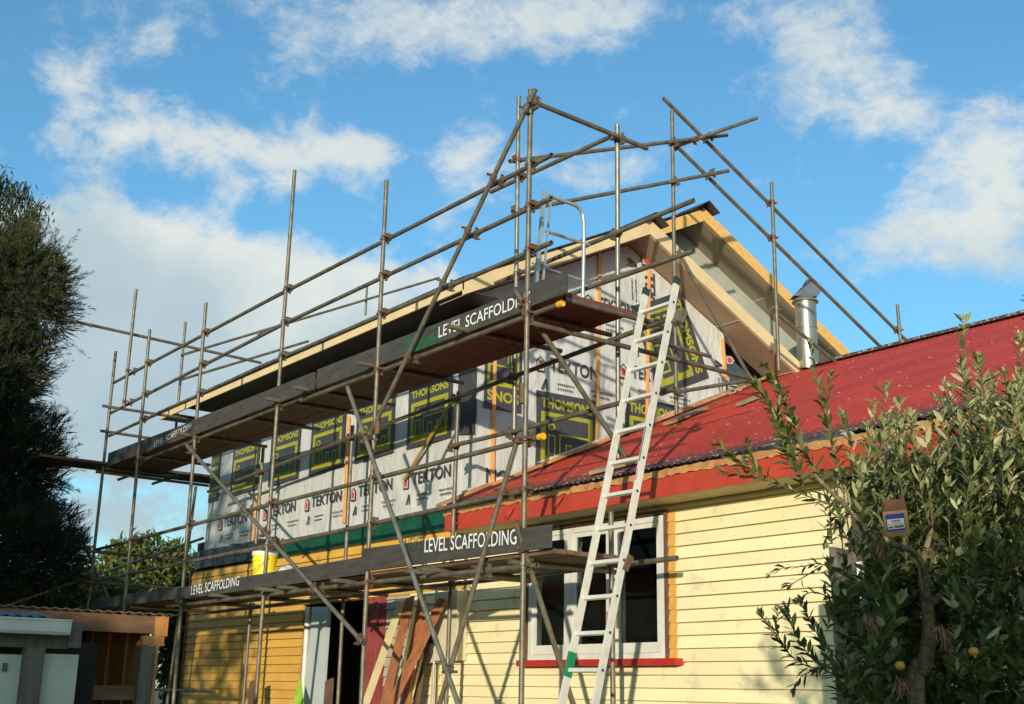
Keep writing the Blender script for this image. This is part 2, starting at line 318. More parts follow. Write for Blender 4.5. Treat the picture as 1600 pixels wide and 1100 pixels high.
def add_text(mb, txt, org, U, V, w, h, m=0, bold=.02):
    if (txt, bold) not in TXT: TXT[(txt, bold)] = text_tris(txt, bold)
    v, f = TXT[(txt, bold)]; n = len(mb.v); org = Vector(org); U = Vector(U); V = Vector(V)
    mb.v += [tuple(org+U*(a*w)+V*(b*h)) for a, b in v]
    for q in f: mb.f.append(tuple(n+i for i in q)); mb.mi.append(m)

# ------------------------------------------------------------------ ground
MB().poly([(-400, -400, 0), (400, -400, 0), (400, 400, 0), (-400, 400, 0)]).build('ground', GROUND)['kind'] = 'structure'

# ================================================================== CREAM HOUSE (right, red roof)
WY = 8.0; GX = -11.42; SP = .11462; Z0 = 1.790
house = thing('house', 'cream weatherboard house with red corrugated roof and white casement window', 'house', (-8, 8, 0))
def boards(mb, x0, x1, z0, z1, holes=(), y=WY, phase=Z0, proud=.020):
    k = math.floor((z0-phase)/SP)
    z = phase+k*SP
    while z < z1-1e-4:
        a, b = max(z, z0), min(z+SP, z1); segs = [(x0, x1)]
        for (hx0, hx1, hz0, hz1) in holes:
            if b > hz0+.004 and a < hz1-.004:
                ns = []
                for (p, q) in segs:
                    if hx0 > p and hx0 < q: ns.append((p, hx0))
                    if hx1 < q and hx1 > p: ns.append((hx1, q))
                    if hx1 <= p or hx0 >= q: ns.append((p, q))
                segs = ns
        ns = []
        for (p, q) in segs:
            if q-p > 2.2 and rng.random() < .75:
                c_ = rng.uniform(p+.5, q-.5); ns += [(p, c_-.0015), (c_+.0015, q)]
            else: ns.append((p, q))
        segs = ns
        for p, q in segs:
            lo = y-proud+rng.uniform(-.0012, .0012); hi = y-.003
            mb.hexa([(p, lo, a), (q, lo, a), (q, y+.03, a), (p, y+.03, a), (p, hi, b-.010), (q, hi, b-.010), (q, y+.03, b-.010), (p, y+.03, b-.010)])
            mb.hexa([(p, y+.022, b-.010), (q, y+.022, b-.010), (q, y+.03, b-.010), (p, y+.03, b-.010), (p, y+.022, b), (q, y+.022, b), (q, y+.03, b), (p, y+.03, b)])
        z += SP
WX0, WX1, WZ0, WZ1 = -10.40, -8.22, 1.93, 3.24
m = MB(); boards(m, -12.70, -6.36, 0.15, 3.37, [(WX0, WX1, WZ0, WZ1)]); m.build('weatherboard_wall', CREAM, house)
m = MB()
for xs_n in (-12.2, -11.2, -10.62, -7.95, -7.4, -6.85, -6.45):
    z = Z0+SP*.28-SP*9
    while z < 3.3:
        xx = xs_n+rng.uniform(-.006, .006)
        m.box(xx-.003, xx+.003, 7.976, 7.9835, z, z+.006); z += SP
m.build('nail_heads', mat('nail_rust', (.62, .50, .28), (.46, .34, .18), .8), house)['kind'] = 'stuff'
# side walls / end of the cream wall and body of the house behind
m = MB(); m.box(-6.37, -6.27, 7.99, 8.12, .1, 3.33); m.build('corner_board', mat('cream_trim', (.78, .68, .42), None, .6), house)
m = MB(); m.poly([(-6.33, 8.1, 0), (-6.33, 13, 0), (-6.33, 13, 3.4), (-6.33, 8.1, 3.4)]); m.poly([(-6.3, 10.5, 0), (4, 10.5, 0), (4, 10.5, 4.2), (-6.3, 10.5, 4.2)]); m.build('porch_wall', mat('porch_wall', (.10, .09, .07), (.07, .06, .05), .8), house)
# bare timber beside the window where facings were taken off
for xx0, xx1 in ((-10.455, -10.335), (-8.245, -8.15)):
    m = MB()
    z = Z0+SP
    while z < 3.3:
        a = max(z, 1.93); b = min(z+SP, 3.28)
        if b > a: m.hexa([(xx0, 7.972, a+.003), (xx1, 7.972, a+.003), (xx1, 7.99, a+.003), (xx0, 7.99, a+.003), (xx0, 7.988, b+.001), (xx1, 7.988, b+.001), (xx1, 7.99, b+.001), (xx0, 7.99, b+.001)])
        z += SP
    m.build('bare_board_ends', ORNG, house)
# window
win = MB()
fy0, fy1 = 7.955, 8.09
X0, X1, ZB, ZT = -10.325, -8.29, 1.935, 3.235
win.box(X0, X1, fy0, fy1, ZB, ZB+.05); win.box(X0, X1, fy0, fy1, ZT-.05, ZT)
win.box(X0, X0+.06, fy0+.002, fy1, ZB+.05, ZT-.05); win.box(X1-.05, X1, fy0+.002, fy1, ZB+.05, ZT-.05)
win.box(-9.70, -9.615, fy0+.002, fy1, ZB+.05, ZT-.05); win.box(-9.055, -8.96, fy0+.002, fy1, ZB+.05, ZT-.05)
wo_ = win.build('window', WINW, house)
m = MB(); m.box(-10.42, -8.08, 7.88, 8.02, 1.872, 1.932); m.build('sill', SILLR, wo_)
m = MB(); m.box(X0-.09, X0-.003, 7.968, 8.05, 1.935, 3.25); m.box(X1+.003, X1+.045, 7.962, 8.05, 1.935, 3.25); m.box(X0-.09, X1+.045, 7.962, 8.05, 3.252, 3.29); m.build('frame', BROWNT, wo_)
for (a, b) in ((-10.262, -9.703), (-9.612, -9.058), (-8.957, -8.343)):
    s = MB(); q = .046; s.box(a, b, 7.965, 8.01, ZB+.053, ZB+.145); s.box(a, b, 7.965, 8.01, ZT-.10, ZT-.053); s.box(a, a+q, 7.967, 8.008, ZB+.145, ZT-.10); s.box(b-q, b, 7.967, 8.008, ZB+.145, ZT-.10)
    so_ = s.build('sash', WINW, wo_)
    MB().box(a+q+.001, b-q-.001, 7.985, 7.990, ZB+.146, ZT-.101).build('pane', GLASS, wo_)
for a_ in (-9.07, -8.93):
    m = MB(); m.box(a_, a_+.015, 7.94, 7.964, 2.22, 2.38); m.build('stay', mat('brass_stay', (.5, .4, .25), None, .4, .6), wo_)
# room seen through the window
m = MB(); a, b, c, d, e, f = -10.6, -8.05, 8.13, 10.8, .9, 3.3
m.poly([(a, d, e), (b, d, e), (b, d, f), (a, d, f)]); m.poly([(a, c, e), (a, d, e), (a, d, f), (a, c, f)]); m.poly([(b, d, e), (b, c, e), (b, c, f), (b, d, f)])
m.poly([(a, c, e), (b, c, e), (b, d, e), (a, d, e)]); m.poly([(a, c, f), (a, d, f), (b, d, f), (b, c, f)])
m.poly([(WX0-.15, 8.13, WZ0-.3), (WX1+.15, 8.13, WZ0-.3), (WX1+.15, 8.13, WZ0), (WX0-.15, 8.13, WZ0)])
m.build('room', ROOMW, house)
MB().beam((-8.9, 9.1, 3.2), (-8.55, 9.1, 1.9), .03, .05, (0, 1, 0)).build('interior_brace', BROWNT, house)
# roof
RS = math.tan(rad(23.54))
def zr(y): return 3.80+(y-8.03)*RS
RY0, RYR, RX1 = 7.53, 13.45, 6.0
def corrugated(x0, x1, yz, pitch=.0762, amp=.0085, per=8, th=.0):
    n = int((x1-x0)/pitch*per); mb = MB(); xs = np.linspace(x0, x1, n+1)
    for (y, z, k) in yz:
        for x in xs: mb.v.append((x, y, z+amp*k*math.sin(2*math.pi*x/pitch)))
    for j in range(len(yz)-1):
        for i in range(n):
            a = j*(n+1)+i; mb.f.append((a, a+1, a+n+2, a+n+1)); mb.mi.append(0)
    return mb
m = corrugated(GX+.005, RX1, [(RY0, zr(RY0), 1), (RY0+.5, zr(RY0+.5), 1), (RYR, zr(RYR), 1)])
m.build('roof', REDROOF, house, smooth=True, org=(-8, RY0, zr(RY0)))
MB().poly([(GX, RYR, zr(RYR)), (RX1, RYR, zr(RYR)), (RX1, RYR+5, zr(RYR)-5*RS), (GX, RYR+5, zr(RYR)-5*RS)]).build('rear_roof', REDROOF, house)
rc = MB(); rc.path([(x, RYR-.02, zr(RYR)+.012+rng.uniform(-.004, .004)) for x in np.arange(GX, RX1, .6)], .045, 10)
for s_ in (-1, 1):
    rc.poly([(GX, RYR, zr(RYR)+.045), (RX1, RYR, zr(RYR)+.045), (RX1, RYR+s_*.17, zr(RYR)+.045-.075), (GX, RYR+s_*.17, zr(RYR)+.045-.075)])
rc.build('ridge_cap', REDROOF, house, smooth=True, org=(-8, RYR+3, zr(RYR)))
MB().box(GX+.02, RX1, 7.585, 7.61, 3.325, 3.50).build('fascia', REDP, house)
# rough bare strip under the iron, following the corrugations roughly
m = MB(); xs = np.arange(GX+.0, RX1, .045); zt = [3.566+rng.uniform(-.010, .006) for _ in xs]; zb = [3.500+rng.uniform(-.010, .012) for _ in xs]
for i in range(len(xs)-1):
    m.hexa([(xs[i], 7.572, zb[i]), (xs[i+1], 7.572, zb[i+1]), (xs[i+1], 7.60, zb[i+1]), (xs[i], 7.60, zb[i]), (xs[i], 7.572, zt[i]), (xs[i+1], 7.572, zt[i+1]), (xs[i+1], 7.60, zt[i+1]), (xs[i], 7.60, zt[i])])
m.build('packing_strip', mat('split_packing_timber', (.52, .26, .09), (.36, .16, .06), .8, 0, 14, 6, .3, 60), house)
MB().box(GX+.02, RX1, 7.61, 7.975, 3.330, 3.342).build('soffit', mat('cream_soffit', (.62, .50, .26), None, .7), house)
for px, py in ((880, 782), (803, 800), (716, 822)):
    b = P(px, py, 'Y', 7.57)
    MB().path(smoothpts([b+np.array((0, .01, .05)), b+np.array((.0, -.05, .0)), b+np.array((-.05, -.07, -.05)), b+np.array((-.10, -.03, -.06))]), .008, 6).build('gutter_bracket', REDP, house)
# flue
fb = Vector((-10.94, 13.4, 6.12)); m = MB(); m.cyl(fb, fb+Vector((0, 0, .62)), .148, n=28, caps=False); m.cyl(fb+Vector((0, 0, .60)), fb+Vector((0, 0, 1.03)), .153, n=28, caps=False)
m.cyl(fb+Vector((0, 0, .60)), fb+Vector((0, 0, .625)), .158, n=28); m.cyl(fb+Vector((0, 0, 1.0)), fb+Vector((0, 0, 1.02)), .19, .185, n=28); m.cyl(fb+Vector((0, 0, 1.02)), fb+Vector((0, 0, 1.06)), .185, .15, n=28)
fl = m.build('flue_pipe', FLUE, house, smooth=True)
cw = MB(); c0 = fb+Vector((0, 0, 1.07)); cdx = Vector((.55, .83, 0)).normalized(); sdx = Vector((-cdx.y, cdx.x, 0))
prof = [(-.20, .0), (-.10, .10), (-.01, .17), (.02, .26), (.10, .24), (.17, .19), (.21, .08), (.15, .0)]
k = len(cw.v); half = [.10, .135, .13, .10, .12, .13, .12, .12]
for (a, z), h in zip(prof, half): cw.v.append(tuple(c0+cdx*a+sdx*h+Vector((0, 0, z))))
for (a, z), h in zip(prof, half): cw.v.append(tuple(c0+cdx*a-sdx*h+Vector((0, 0, z))))
n8 = len(prof); cw.f.append(tuple(range(k, k+n8))); cw.f.append(tuple(reversed(range(k+n8, k+2*n8)))); cw.mi += [0, 0]
cw.bridge(list(range(k, k+n8)), list(range(k+n8, k+2*n8)))
cw.build('cowl', FLUED, fl)

# ================================================================== NEW TWO STOREY PART
ext = thing('building_extension', 'two storey extension wrapped in printed grey house wrap with new gable roof', 'building', (-15, 8, 0))
LX = -19.07; ZWB = 3.67; EZ = 6.0
# lower ochre wall with a doorway recess
m = MB(); boards(m, -19.50, -15.46, .15, 3.43, phase=Z0+.03); boards(m, -15.46, -11.43, 2.72, 3.43, phase=Z0+.03); m.build('ochre_wall', YEL, ext)
MB().box(-19.52, -19.46, 7.97, 8.02, .1, 3.5).build('corner_stop', BROWNT, ext)
MB().poly([(-19.48, 8.0, 0), (-19.48, 14, 0), (-19.48, 14, 3.5), (-19.48, 8, 3.5)]).build('left_wall', YEL, ext)
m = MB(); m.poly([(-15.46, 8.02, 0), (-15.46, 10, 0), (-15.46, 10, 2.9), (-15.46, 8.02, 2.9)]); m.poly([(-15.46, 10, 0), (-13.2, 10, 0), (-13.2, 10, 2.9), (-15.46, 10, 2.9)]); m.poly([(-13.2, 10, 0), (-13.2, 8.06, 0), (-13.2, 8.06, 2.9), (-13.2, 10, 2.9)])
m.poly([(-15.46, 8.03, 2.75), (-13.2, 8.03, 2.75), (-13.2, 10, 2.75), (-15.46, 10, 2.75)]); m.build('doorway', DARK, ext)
m = MB(); x = -13.76
while x < -13.32: w = .085; m.box(x, x+w-.012, 7.985+rng.uniform(0, .01), 8.05, .1, 2.74); x += w
m.build('vertical_cladding', PINKR, ext)
m = MB(); boards(m, -13.24, -12.70, .1, 2.75, phase=Z0-.02); m.build('primed_weatherboards', GREYB, ext)
# wrapped upper walls
def wavy(p00, p10, p11, p01, nu, nv, nrm, amp, mb=None, f=3.0):
    mb = mb or MB(); k = len(mb.v); p00, p10, p11, p01, nrm = map(Vector, (p00, p10, p11, p01, nrm))
    for j in range(nv+1):
        for i in range(nu+1):
            s, t = i/nu, j/nv; p = p00*(1-s)*(1-t)+p10*s*(1-t)+p11*s*t+p01*(1-s)*t
            w = math.sin(p.x*f*2.1+p.y*f*1.7+1.3*math.sin(p.z*1.1))*.5+math.sin((p.x+p.y)*f*.9+p.z*2.0)*.5+.4*math.sin(p.x*9+p.z*6+p.y*8)
            mb.v.append(tuple(p+nrm*(amp*w)))
    for j in range(nv):
        for i in range(nu):
            a = k+j*(nu+1)+i; mb.f.append((a, a+1, a+nu+2, a+nu+1)); mb.mi.append(0)
    return mb
wavy((LX, WY, ZWB), (GX, WY, ZWB), (GX, WY, 5.56), (LX, WY, 5.56), 220, 40, (0, -1, 0), .0085).build('wrapped_wall', WRAP, ext, smooth=True)
MB().poly([(LX, WY-.012, 5.36), (GX-.02, WY-.012, 5.36), (GX-.02, WY-.012, 6.12), (LX, WY-.012, 6.12)]).build('dark_wall_top', SOFFD, ext)  # dark band over the top of the wrapped wall
MB().poly([(LX, WY, 3.5), (LX, 14, 3.5), (LX, 14, 6.2), (LX, WY, 6.2)]).build('end_wall', WRAP, ext)
# roof geometry (common left slope, two right slopes)
X1B, X2B, XL = -10.98, -11.90, -20.22
Y_E, Z_E = 7.50, 6.20; PS = .50
def zl(y): return Z_E+(y-Y_E)*PS
YP1 = 10.39; YP2 = 12.35; SR = .50
def z1(y): return zl(YP1)-(y-YP1)*SR
def z2(y): return zl(YP2)-(y-YP2)*SR
YV1, YV2 = 14.2, 16.2
# gable wall (facing +X), ends at y=12.2, open corner beyond
gw = MB(); nu = 60
ys = np.linspace(WY, 12.2, nu+1); nv = 26
for j in range(nv+1):
    for y in ys:
        top = min(zl(y), z1(y))-.22; z = 3.5+(top-3.5)*j/nv
        w = math.sin(y*5.3+1.1*math.sin(z*1.7))*.5+math.sin(y*2.1+z*2.7)*.5+.35*math.sin(y*11+z*5)
        gw.v.append((GX+.010*w, y, z))
for j in range(nv):
    for i in range(nu):
        a = j*(nu+1)+i; gw.f.append((a, a+1, a+nu+2, a+nu+1)); gw.mi.append(0)
gw.build('wrapped_gable_wall', WRAP, ext, smooth=True)
# return wall + wall of the rear gable
m = MB(); m.poly([(GX, 12.2, 3.5), (GX-1.0, 12.2, 3.5), (GX-1.0, 12.2, 7), (GX, 12.2, 7)]); m.build('return_wall', WRAP, ext)
WB2 = mat('rear_wrap', (.42, .43, .38), (.35, .36, .32), .5, 0, 2, 5, .3, 3, bdist=.04)
X2W = -12.40
m = MB(); m.poly([(X2W, 9.0, 5.0), (X2W, 17.5, 5.0), (X2W, 17.5, z2(17.5)-.2), (X2W, YP2, zl(YP2)-.22), (X2W, 9.0, zl(9.0)-.22)]); m.build('rear_gable_wall', WB2, ext)
# fascia along the facade
FZ0, FZ1 = 5.985, 6.105
m = MB(); m.box(XL, -10.98, Y_E-.04, Y_E-.012, 6.045, 6.140); m.build('fascia', PRIMED, ext)
m = MB(); m.box(XL, -11.6, Y_E-.035, Y_E-.01, 6.143, 6.185); m.build('upper_fascia', mat('dark_fascia_board', (.10, .085, .065), None, .6), ext)  # dark board in place of the dark corrugated roof edge
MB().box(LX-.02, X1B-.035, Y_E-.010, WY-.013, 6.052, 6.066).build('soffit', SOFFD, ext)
MB().box(XL, XL+.03, Y_E, 14, 6.05, 6.19).build('left_barge', PRIMED, ext)
# barges and soffits of the two gables
def slab(mb, x0, x1, pts, t):          # sloping strip through (y,z) points, thickness t downwards
    for (ya, za), (yb, zb) in zip(pts, pts[1:]):
        mb.hexa([(x0, ya, za-t), (x1, ya, za-t), (x1, yb, zb-t), (x0, yb, zb-t), (x0, ya, za), (x1, ya, za), (x1, yb, zb), (x0, yb, zb)])
b1 = MB(); slab(b1, X1B-.03, X1B, [(Y_E-.04, zl(Y_E-.04)-.01), (YP1, zl(YP1)-.01)], .185); b1.build('barge_board', PRIMED, ext)
b1 = MB(); slab(b1, X1B-.03, X1B, [(YP1, zl(YP1)+.01), (YV1, z1(YV1)+.01)], .20); b1.build('barge_board', PRIMED, ext)
b2 = MB(); slab(b2, X2B-.03, X2B, [(9.5, zl(9.5)-.02), (YP2, zl(YP2)-.02)], .19); b2.build('barge_board', PINE, ext)
b2 = MB(); slab(b2, X2B-.03, X2B, [(YP2, zl(YP2)+.01), (YV2, z2(YV2)+.01)], .20); b2.build('barge_board', PINE, ext)
s1 = MB(); slab(s1, GX-.12, X1B-.032, [(Y_E, zl(Y_E)-.19), (YP1, zl(YP1)-.19), (YV1, z1(YV1)-.19)], .012); s1.build('gable_soffit', SOFF, ext)
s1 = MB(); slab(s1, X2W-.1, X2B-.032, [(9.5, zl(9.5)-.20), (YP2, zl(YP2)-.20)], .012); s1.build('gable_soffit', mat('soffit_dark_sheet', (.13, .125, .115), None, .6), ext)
s1 = MB(); slab(s1, X2W-.1, X2B-.032, [(YP2, zl(YP2)-.20), (YV2, z2(YV2)-.20)], .012); s1.build('gable_soffit', SOFF, ext)
for (xa, xb, yy, zz) in ((GX-.02, X1B-.034, 12.06, z1), (GX-.6, X1B-.034, 13.15, z1), (X2W, X2B-.034, 13.95, z2), (X2W, X2B-.034, 15.2, z2)):
    s1 = MB(); z = zz(yy)-.205; s1.box(xa, xb, yy-.012, yy+.012, z-.006, z-.001); s1.build('soffit_joiner', STRIPM, ext)
# roofing
def corr_roof(x0, x1, pts, name, pitch=.0762):
    m = corrugated(x0, x1, [(y, z+.02, 1) for y, z in pts], pitch, .009, 6); o = m.build(name, ROOFD, ext, smooth=True)
    mod = o.modifiers.new('thick', 'SOLIDIFY'); mod.thickness = .012; return o
corr_roof(XL-.03, X1B+.03, [(Y_E-.09, zl(Y_E-.09)), (YP1+.02, zl(YP1+.02))], 'roof')
corr_roof(XL-.03, X2B+.03, [(YP1+.02, zl(YP1+.02)), (YP2+.02, zl(YP2+.02))], 'roof')
corr_roof(X2B-.0, X1B-.05, [(YP1-.0, zl(YP1)-.04), (YV1, z1(YV1)-.04)], 'roof')
corr_roof(XL, X2B-.05, [(YP2, zl(YP2)-.04), (YV2, z2(YV2)-.04)], 'roof')
for (xx, yy, fn) in ((X1B, YP1, z1), (X2B, YP2, z2)):
    m = MB(); z = zl(yy)
    m.hexa([(xx-.5, yy-.16, zl(yy-.16)+.035), (xx+.13, yy-.16, zl(yy-.16)+.035), (xx+.13, yy, z+.07), (xx-.5, yy, z+.07), (xx-.5, yy-.16, zl(yy-.16)+.042), (xx+.13, yy-.16, zl(yy-.16)+.042), (xx+.13, yy, z+.08), (xx-.5, yy, z+.08)])
    m.hexa([(xx-.5, yy, z+.07), (xx+.13, yy, z+.07), (xx+.13, yy+.22, fn(yy+.22)+.04), (xx-.5, yy+.22, fn(yy+.22)+.04), (xx-.5, yy, z+.08), (xx+.13, yy, z+.08), (xx+.13, yy+.22, fn(yy+.22)+.052), (xx-.5, yy+.22, fn(yy+.22)+.052)])
    m.build('ridge_flashing', ROOFD, ext)
# green strip, black plastic, timber battens
MB().box(-16.4, GX+.01, 7.955, 7.98, 3.43, 3.672).build('green_strip', GREENT, ext)
MB().box(-19.45, GX-.01, 8.035, 8.09, 3.2, 3.9).build('backing', DARK, ext)
wavy((-19.35, 7.95, 3.46), (-16.3, 7.95, 3.44), (-16.3, 7.93, 3.74), (-19.35, 7.93, 3.74), 90, 8, (0, -1, .3), .018, f=7).build('plastic_flashing', BLKPL, ext, smooth=True)
wavy((-19.35, 7.99, 3.70), (-19.05, 7.99, 3.70), (-19.05, 7.99, 3.60), (-19.35, 7.99, 3.50), 6, 6, (0, -1, .3), .02, f=9)
def batten(a, b, w=.045, ax='Y', d=.02):
    m = MB(); m.beam(a, b, w, d, (0, 1, 0) if ax == 'Y' else (1, 0, 0)); m.build('batten', BATT, ext)
batten(P(545, 650, 'Y', 7.97), P(537, 817, 'Y', 7.97)); batten(P(401, 770, 'Y', 7.97), P(394, 852, 'Y', 7.97), .035)
for (a, b, c, d) in ((773, 560, 769, 755), (937, 385, 932, 692), (1014, 420, 1010, 662), (1129, 530, 1134, 594)):
    batten(P(a, b, 'X', GX+.022), P(c, d, 'X', GX+.022), .05, 'X')
MB().beam(P(712, 618, 'Y', 7.90), P(631, 750, 'Y', 7.93), .04, .02, (0, 1, 0)).build('loose_batten', mat('ochre_batten', (.42, .24, .05), (.32, .18, .04), .7), ext)
# orange timber strip along the wall/roof junction
m = MB(); yy = 7.45
while yy < 12.6:
    l = rng.uniform(.5, 1.1); w0 = rng.uniform(.0, .04)
    m.beam((GX+.05+w0, yy, zr(yy)+.055), (GX+.045+rng.uniform(0, .03), yy+l, zr(yy+l)+.05+rng.uniform(0, .02)), .09, .03, (0, 0, 1)); yy += l+.01
m.build('junction_strip', mat('split_orange_timber', (.62, .28, .09), (.44, .17, .06), .8, 0, 6, 6, .3, 30), ext)
m = wavy((GX+.015, 7.6, 3.62), (GX+.015, 12.2, zr(12.2)), (GX+.10, 12.2, zr(12.2)+.10), (GX+.012, 7.6, 3.72), 60, 4, (1, 0, 0), .02, f=5); m.build('wrap_skirt', WRAP, ext, smooth=True)

# ---- printing on the wrap
def plane_at(px, py, face): return P(px, py, 'Y', WY-.022) if face == 'F' else P(px, py, 'X', GX+.024)
def frame_vec(face, rot):
    U = Vector((1, 0, 0)) if face == 'F' else Vector((0, 1, 0)); V = Vector((0, 0, 1)); c, s = math.cos(rot), math.sin(rot)
    return U*c+V*s, V*c-U*s, (Vector((0, -1, 0)) if face == 'F' else Vector((1, 0, 0)))
def itm_panel(face, c, w, h, rot=0.0, row2=True, word='THOMSONS', fv=(.06, .56), tv_=(.62, .105)):
    U, V, Nn = frame_vec(face, rot); c = Vector(c)
    bk = MB(); nu_ = 14
    def q(u, v, e=0.0): return c+U*((u-.5)*w)+V*((v-.5)*h)+Nn*e
    edge = [(u, v) for u, v in ((0, 0), (1, .01), (.995, .5), (1.0, 1), (0, .99), (.01, .5))]
    bk.poly([q(u, v) for u, v in edge]); o = bk.build('printed_panel', BLACKP, ext)
    g = MB()
    def rc_(u0, v0, u1, v1, e=.003, m=0): g.poly([q(u0, v0, e), q(u1, v0, e), q(u1, v1, e), q(u0, v1, e)], m)
    fu0, fu1, fv0, fv1 = .08, .92, fv[0], fv[1]; t = .075; tv = .055; sc = (fv1-fv0)/.46
    rc_(fu0, fv0, fu1, fv0+tv*1.6); rc_(fu0, fv1-tv, fu1, fv1); rc_(fu0, fv0+tv*1.6, fu0+t, fv1-tv); rc_(fu1-t, fv0+tv*1.6, fu1, fv1-tv)
    l = .024
    def yy_(v): return fv0+(v-.14)*sc
    # i : stem outline and ringed dot
    rc_(.19, yy_(.19), .19+l, yy_(.40)); rc_(.29, yy_(.19), .29+l, yy_(.40)); rc_(.19+l, yy_(.40)-l, .29, yy_(.40))
    for i in range(12):
        a0 = 2*math.pi*i/12; a1_ = 2*math.pi*(i+1)/12; cx, cy, R1, R2 = .25, yy_(.47), .062, .036
        g.poly([q(cx+R1*math.cos(a0), cy+R1*.8*math.sin(a0), .003), q(cx+R1*math.cos(a1_), cy+R1*.8*math.sin(a1_), .003), q(cx+R2*math.cos(a1_), cy+R2*.8*math.sin(a1_), .003), q(cx+R2*math.cos(a0), cy+R2*.8*math.sin(a0), .003)])
    rc_(.37, yy_(.40), .845, yy_(.40)+l); rc_(.37, yy_(.19), .37+l, yy_(.40)); rc_(.47, yy_(.19), .47+l, yy_(.33))
    for x in (.56, .67, .77): rc_(x, yy_(.19), x+l, yy_(.33))
    rc_(.47+l, yy_(.33)-l, .56, yy_(.33)); rc_(.67+l, yy_(.33)-l, .77, yy_(.33))
    add_text(g, word, q(.08, tv_[0], .003), U, V, w*.84, h*tv_[1], 0, .045)
    if row2: add_text(g, 'SMART', q(.08, tv_[0]+tv_[1]*1.5, .003), U, V, w*.5, h*tv_[1]*.7, 0, .04)
    g.build('logo_print', LIME, o)
def tekton(face, org, w, h, rot=0.0, txt='TEKTON', logo=True, small=True):
    U, V, Nn = frame_vec(face, rot); org = Vector(org); g = MB()
    add_text(g, txt, org+U*(h*1.25 if logo else 0), U, V, w-(h*1.25 if logo else 0), h, 0, .022)
    def q(a, b, e=.0): return org+U*a+V*b+Nn*e
    if logo:
        s = h*.95
        for (k, e, mi) in ((1.0, 0, 0), (.78, .002, 2), (.55, .004, 1)):
            cx, cy = s*.42, s*.25; pts = [(-.42, -.5), (.42, -.5), (.42, .35), (0, .75), (-.42, .35)]
            g.poly([q(cx+a*s*k, cy+b*s*k, e) for a, b in pts], mi)
    if small:
        y = -h*1.5
        for tri in (((.3, 0), (.55, 1.0), (.66, 1.0), (.45, 0)), ((.62, .0), (.72, 0), (.66, 1.0), (.58, .9))): g.poly([q(a*h*1.5, y+b*h*.8) for a, b in tri], 0)
        for r_, (a, b) in enumerate(((2.0, 3.6), (2.0, 3.4), (5.2, 7.4), (5.4, 7.0))):
            x = a
            while x < b: ww = rng.uniform(.06, .16); g.poly([q(x*h, y+(.55-.35*(r_ % 2))*h), q((x+ww)*h, y+(.55-.35*(r_ % 2))*h), q((x+ww)*h, y+(.55-.35*(r_ % 2))*h+.13*h), q(x*h, y+(.55-.35*(r_ % 2))*h+.13*h)], 0); x += ww+.07
    g.build('lettering', [INK, REDINK, WRAP], ext)
for xc, w in ((-17.70, 1.0), (-16.34, .98), (-15.03, 1.0), (-13.73, 1.0), (-12.42, 1.0), (-18.86, .36)):
    itm_panel('F', (xc, WY-.024, 5.02), w, .99, 0.0, True, 'THOMSONS', (.07, .585), (.645, .10))
MB().poly([(-11.80, WY-.024, 4.55), (GX-.004, WY-.024, 4.50), (GX-.004, WY-.024, 5.36), (-11.80, WY-.024, 5.36)]).build('printed_panel', BLACKP, ext)
for x in (-18.62, -17.0, -15.66, -14.35, -13.03): tekton('F', (x+.08, WY-.026, 4.06+.0*x), 1.05, .155)
itm_panel('G', (GX+.026, 8.35, 5.31), .56, .96, math.pi, False, 'SONS', (.07, .70), (.76, .14))
itm_panel('G', (GX+.026, 9.34, 4.70), .98, .95, 0.0, False, 'THOMSONS', (.07, .73), (.78, .14))
itm_panel('G', (GX+.026, 10.78, 4.86), .98, .95, 0.0, False, 'THOMSONS', (.07, .73), (.78, .14))
itm_panel('G', P(1048, 535, 'X', GX+.026), 1.25, 1.02, rad(-66), False, 'THOMSONS', (.07, .73), (.78, .14))
tekton('G', P(838, 574, 'X', GX+.027), 1.0, .17); tekton('G', P(912, 478, 'X', GX+.027), .85, .19)
tekton('G', P(968, 585, 'X', GX+.027), .95, .17); tekton('G', P(1006, 398, 'X', GX+.027)+np.array((0, 0, 0)), 1.15, .19, rad(-88))
tekton('G', (GX+.027, 8.98, 4.12), .85, .18, math.pi, 'TEKTON', False, False); tekton('G', P(1136, 555, 'X', GX+.027), .95, .17, rad(-85))

# ================================================================== SCAFFOLD
scaf = thing('scaffold', 'steel tube scaffold with two plank decks wrapping the facade and corner', 'scaffold', (-14, 6.9, 0))
TUBES = []
def tube(kind, a, b, m=TUBE, cap=None, r=.0242):
    a = Vector(a); b = Vector(b); mb = MB(); mats = [m]
    mb.pipe(a, b, r)
    o = mb.build(kind, m, scaf, smooth=True); TUBES.append((a, b, kind))
    if cap is not None:
        d = (b-a).normalized() if cap == 1 else (a-b).normalized(); e = b if cap == 1 else a
        MB().cyl(e-d*.05, e+d*.012, .031, n=14).build('end_cap', YCAP, o, smooth=True)
    return o
YO = 6.40; YI = 7.45; YR = 6.455
def post(top, bot, ax='Y', v=YO, ground=True, m=TUBE, vb=None):
    a = P(*top, ax, v); b = P(*bot, ax, v if vb is None else vb)
    if ground:
        t = a[2]/(a[2]-b[2]); b = a+(b-a)*t
    return tube('standard', a, b, m)
post((181, 549), (145, 880)); post((234, 515), (196, 930)); post((322, 473), (283, 950)); post((460.5, 266), (403, 1050)); post((604, 282), (566, 1060)); post((829, 140), (815, 1060), m=TUBE)
post((213, 452), (193.5, 636), v=6.345, ground=False)
for t_, b_ in (((306, 760), (281, 950)), ((411.5, 700), (384, 1050)), ((551, 665), (531, 1040)), ((716.5, 612), (699, 1050))): post(t_, b_, v=YI+.04)
post((810.5, 150), (803, 697), v=YI+.03, ground=False, m=TUBE2)
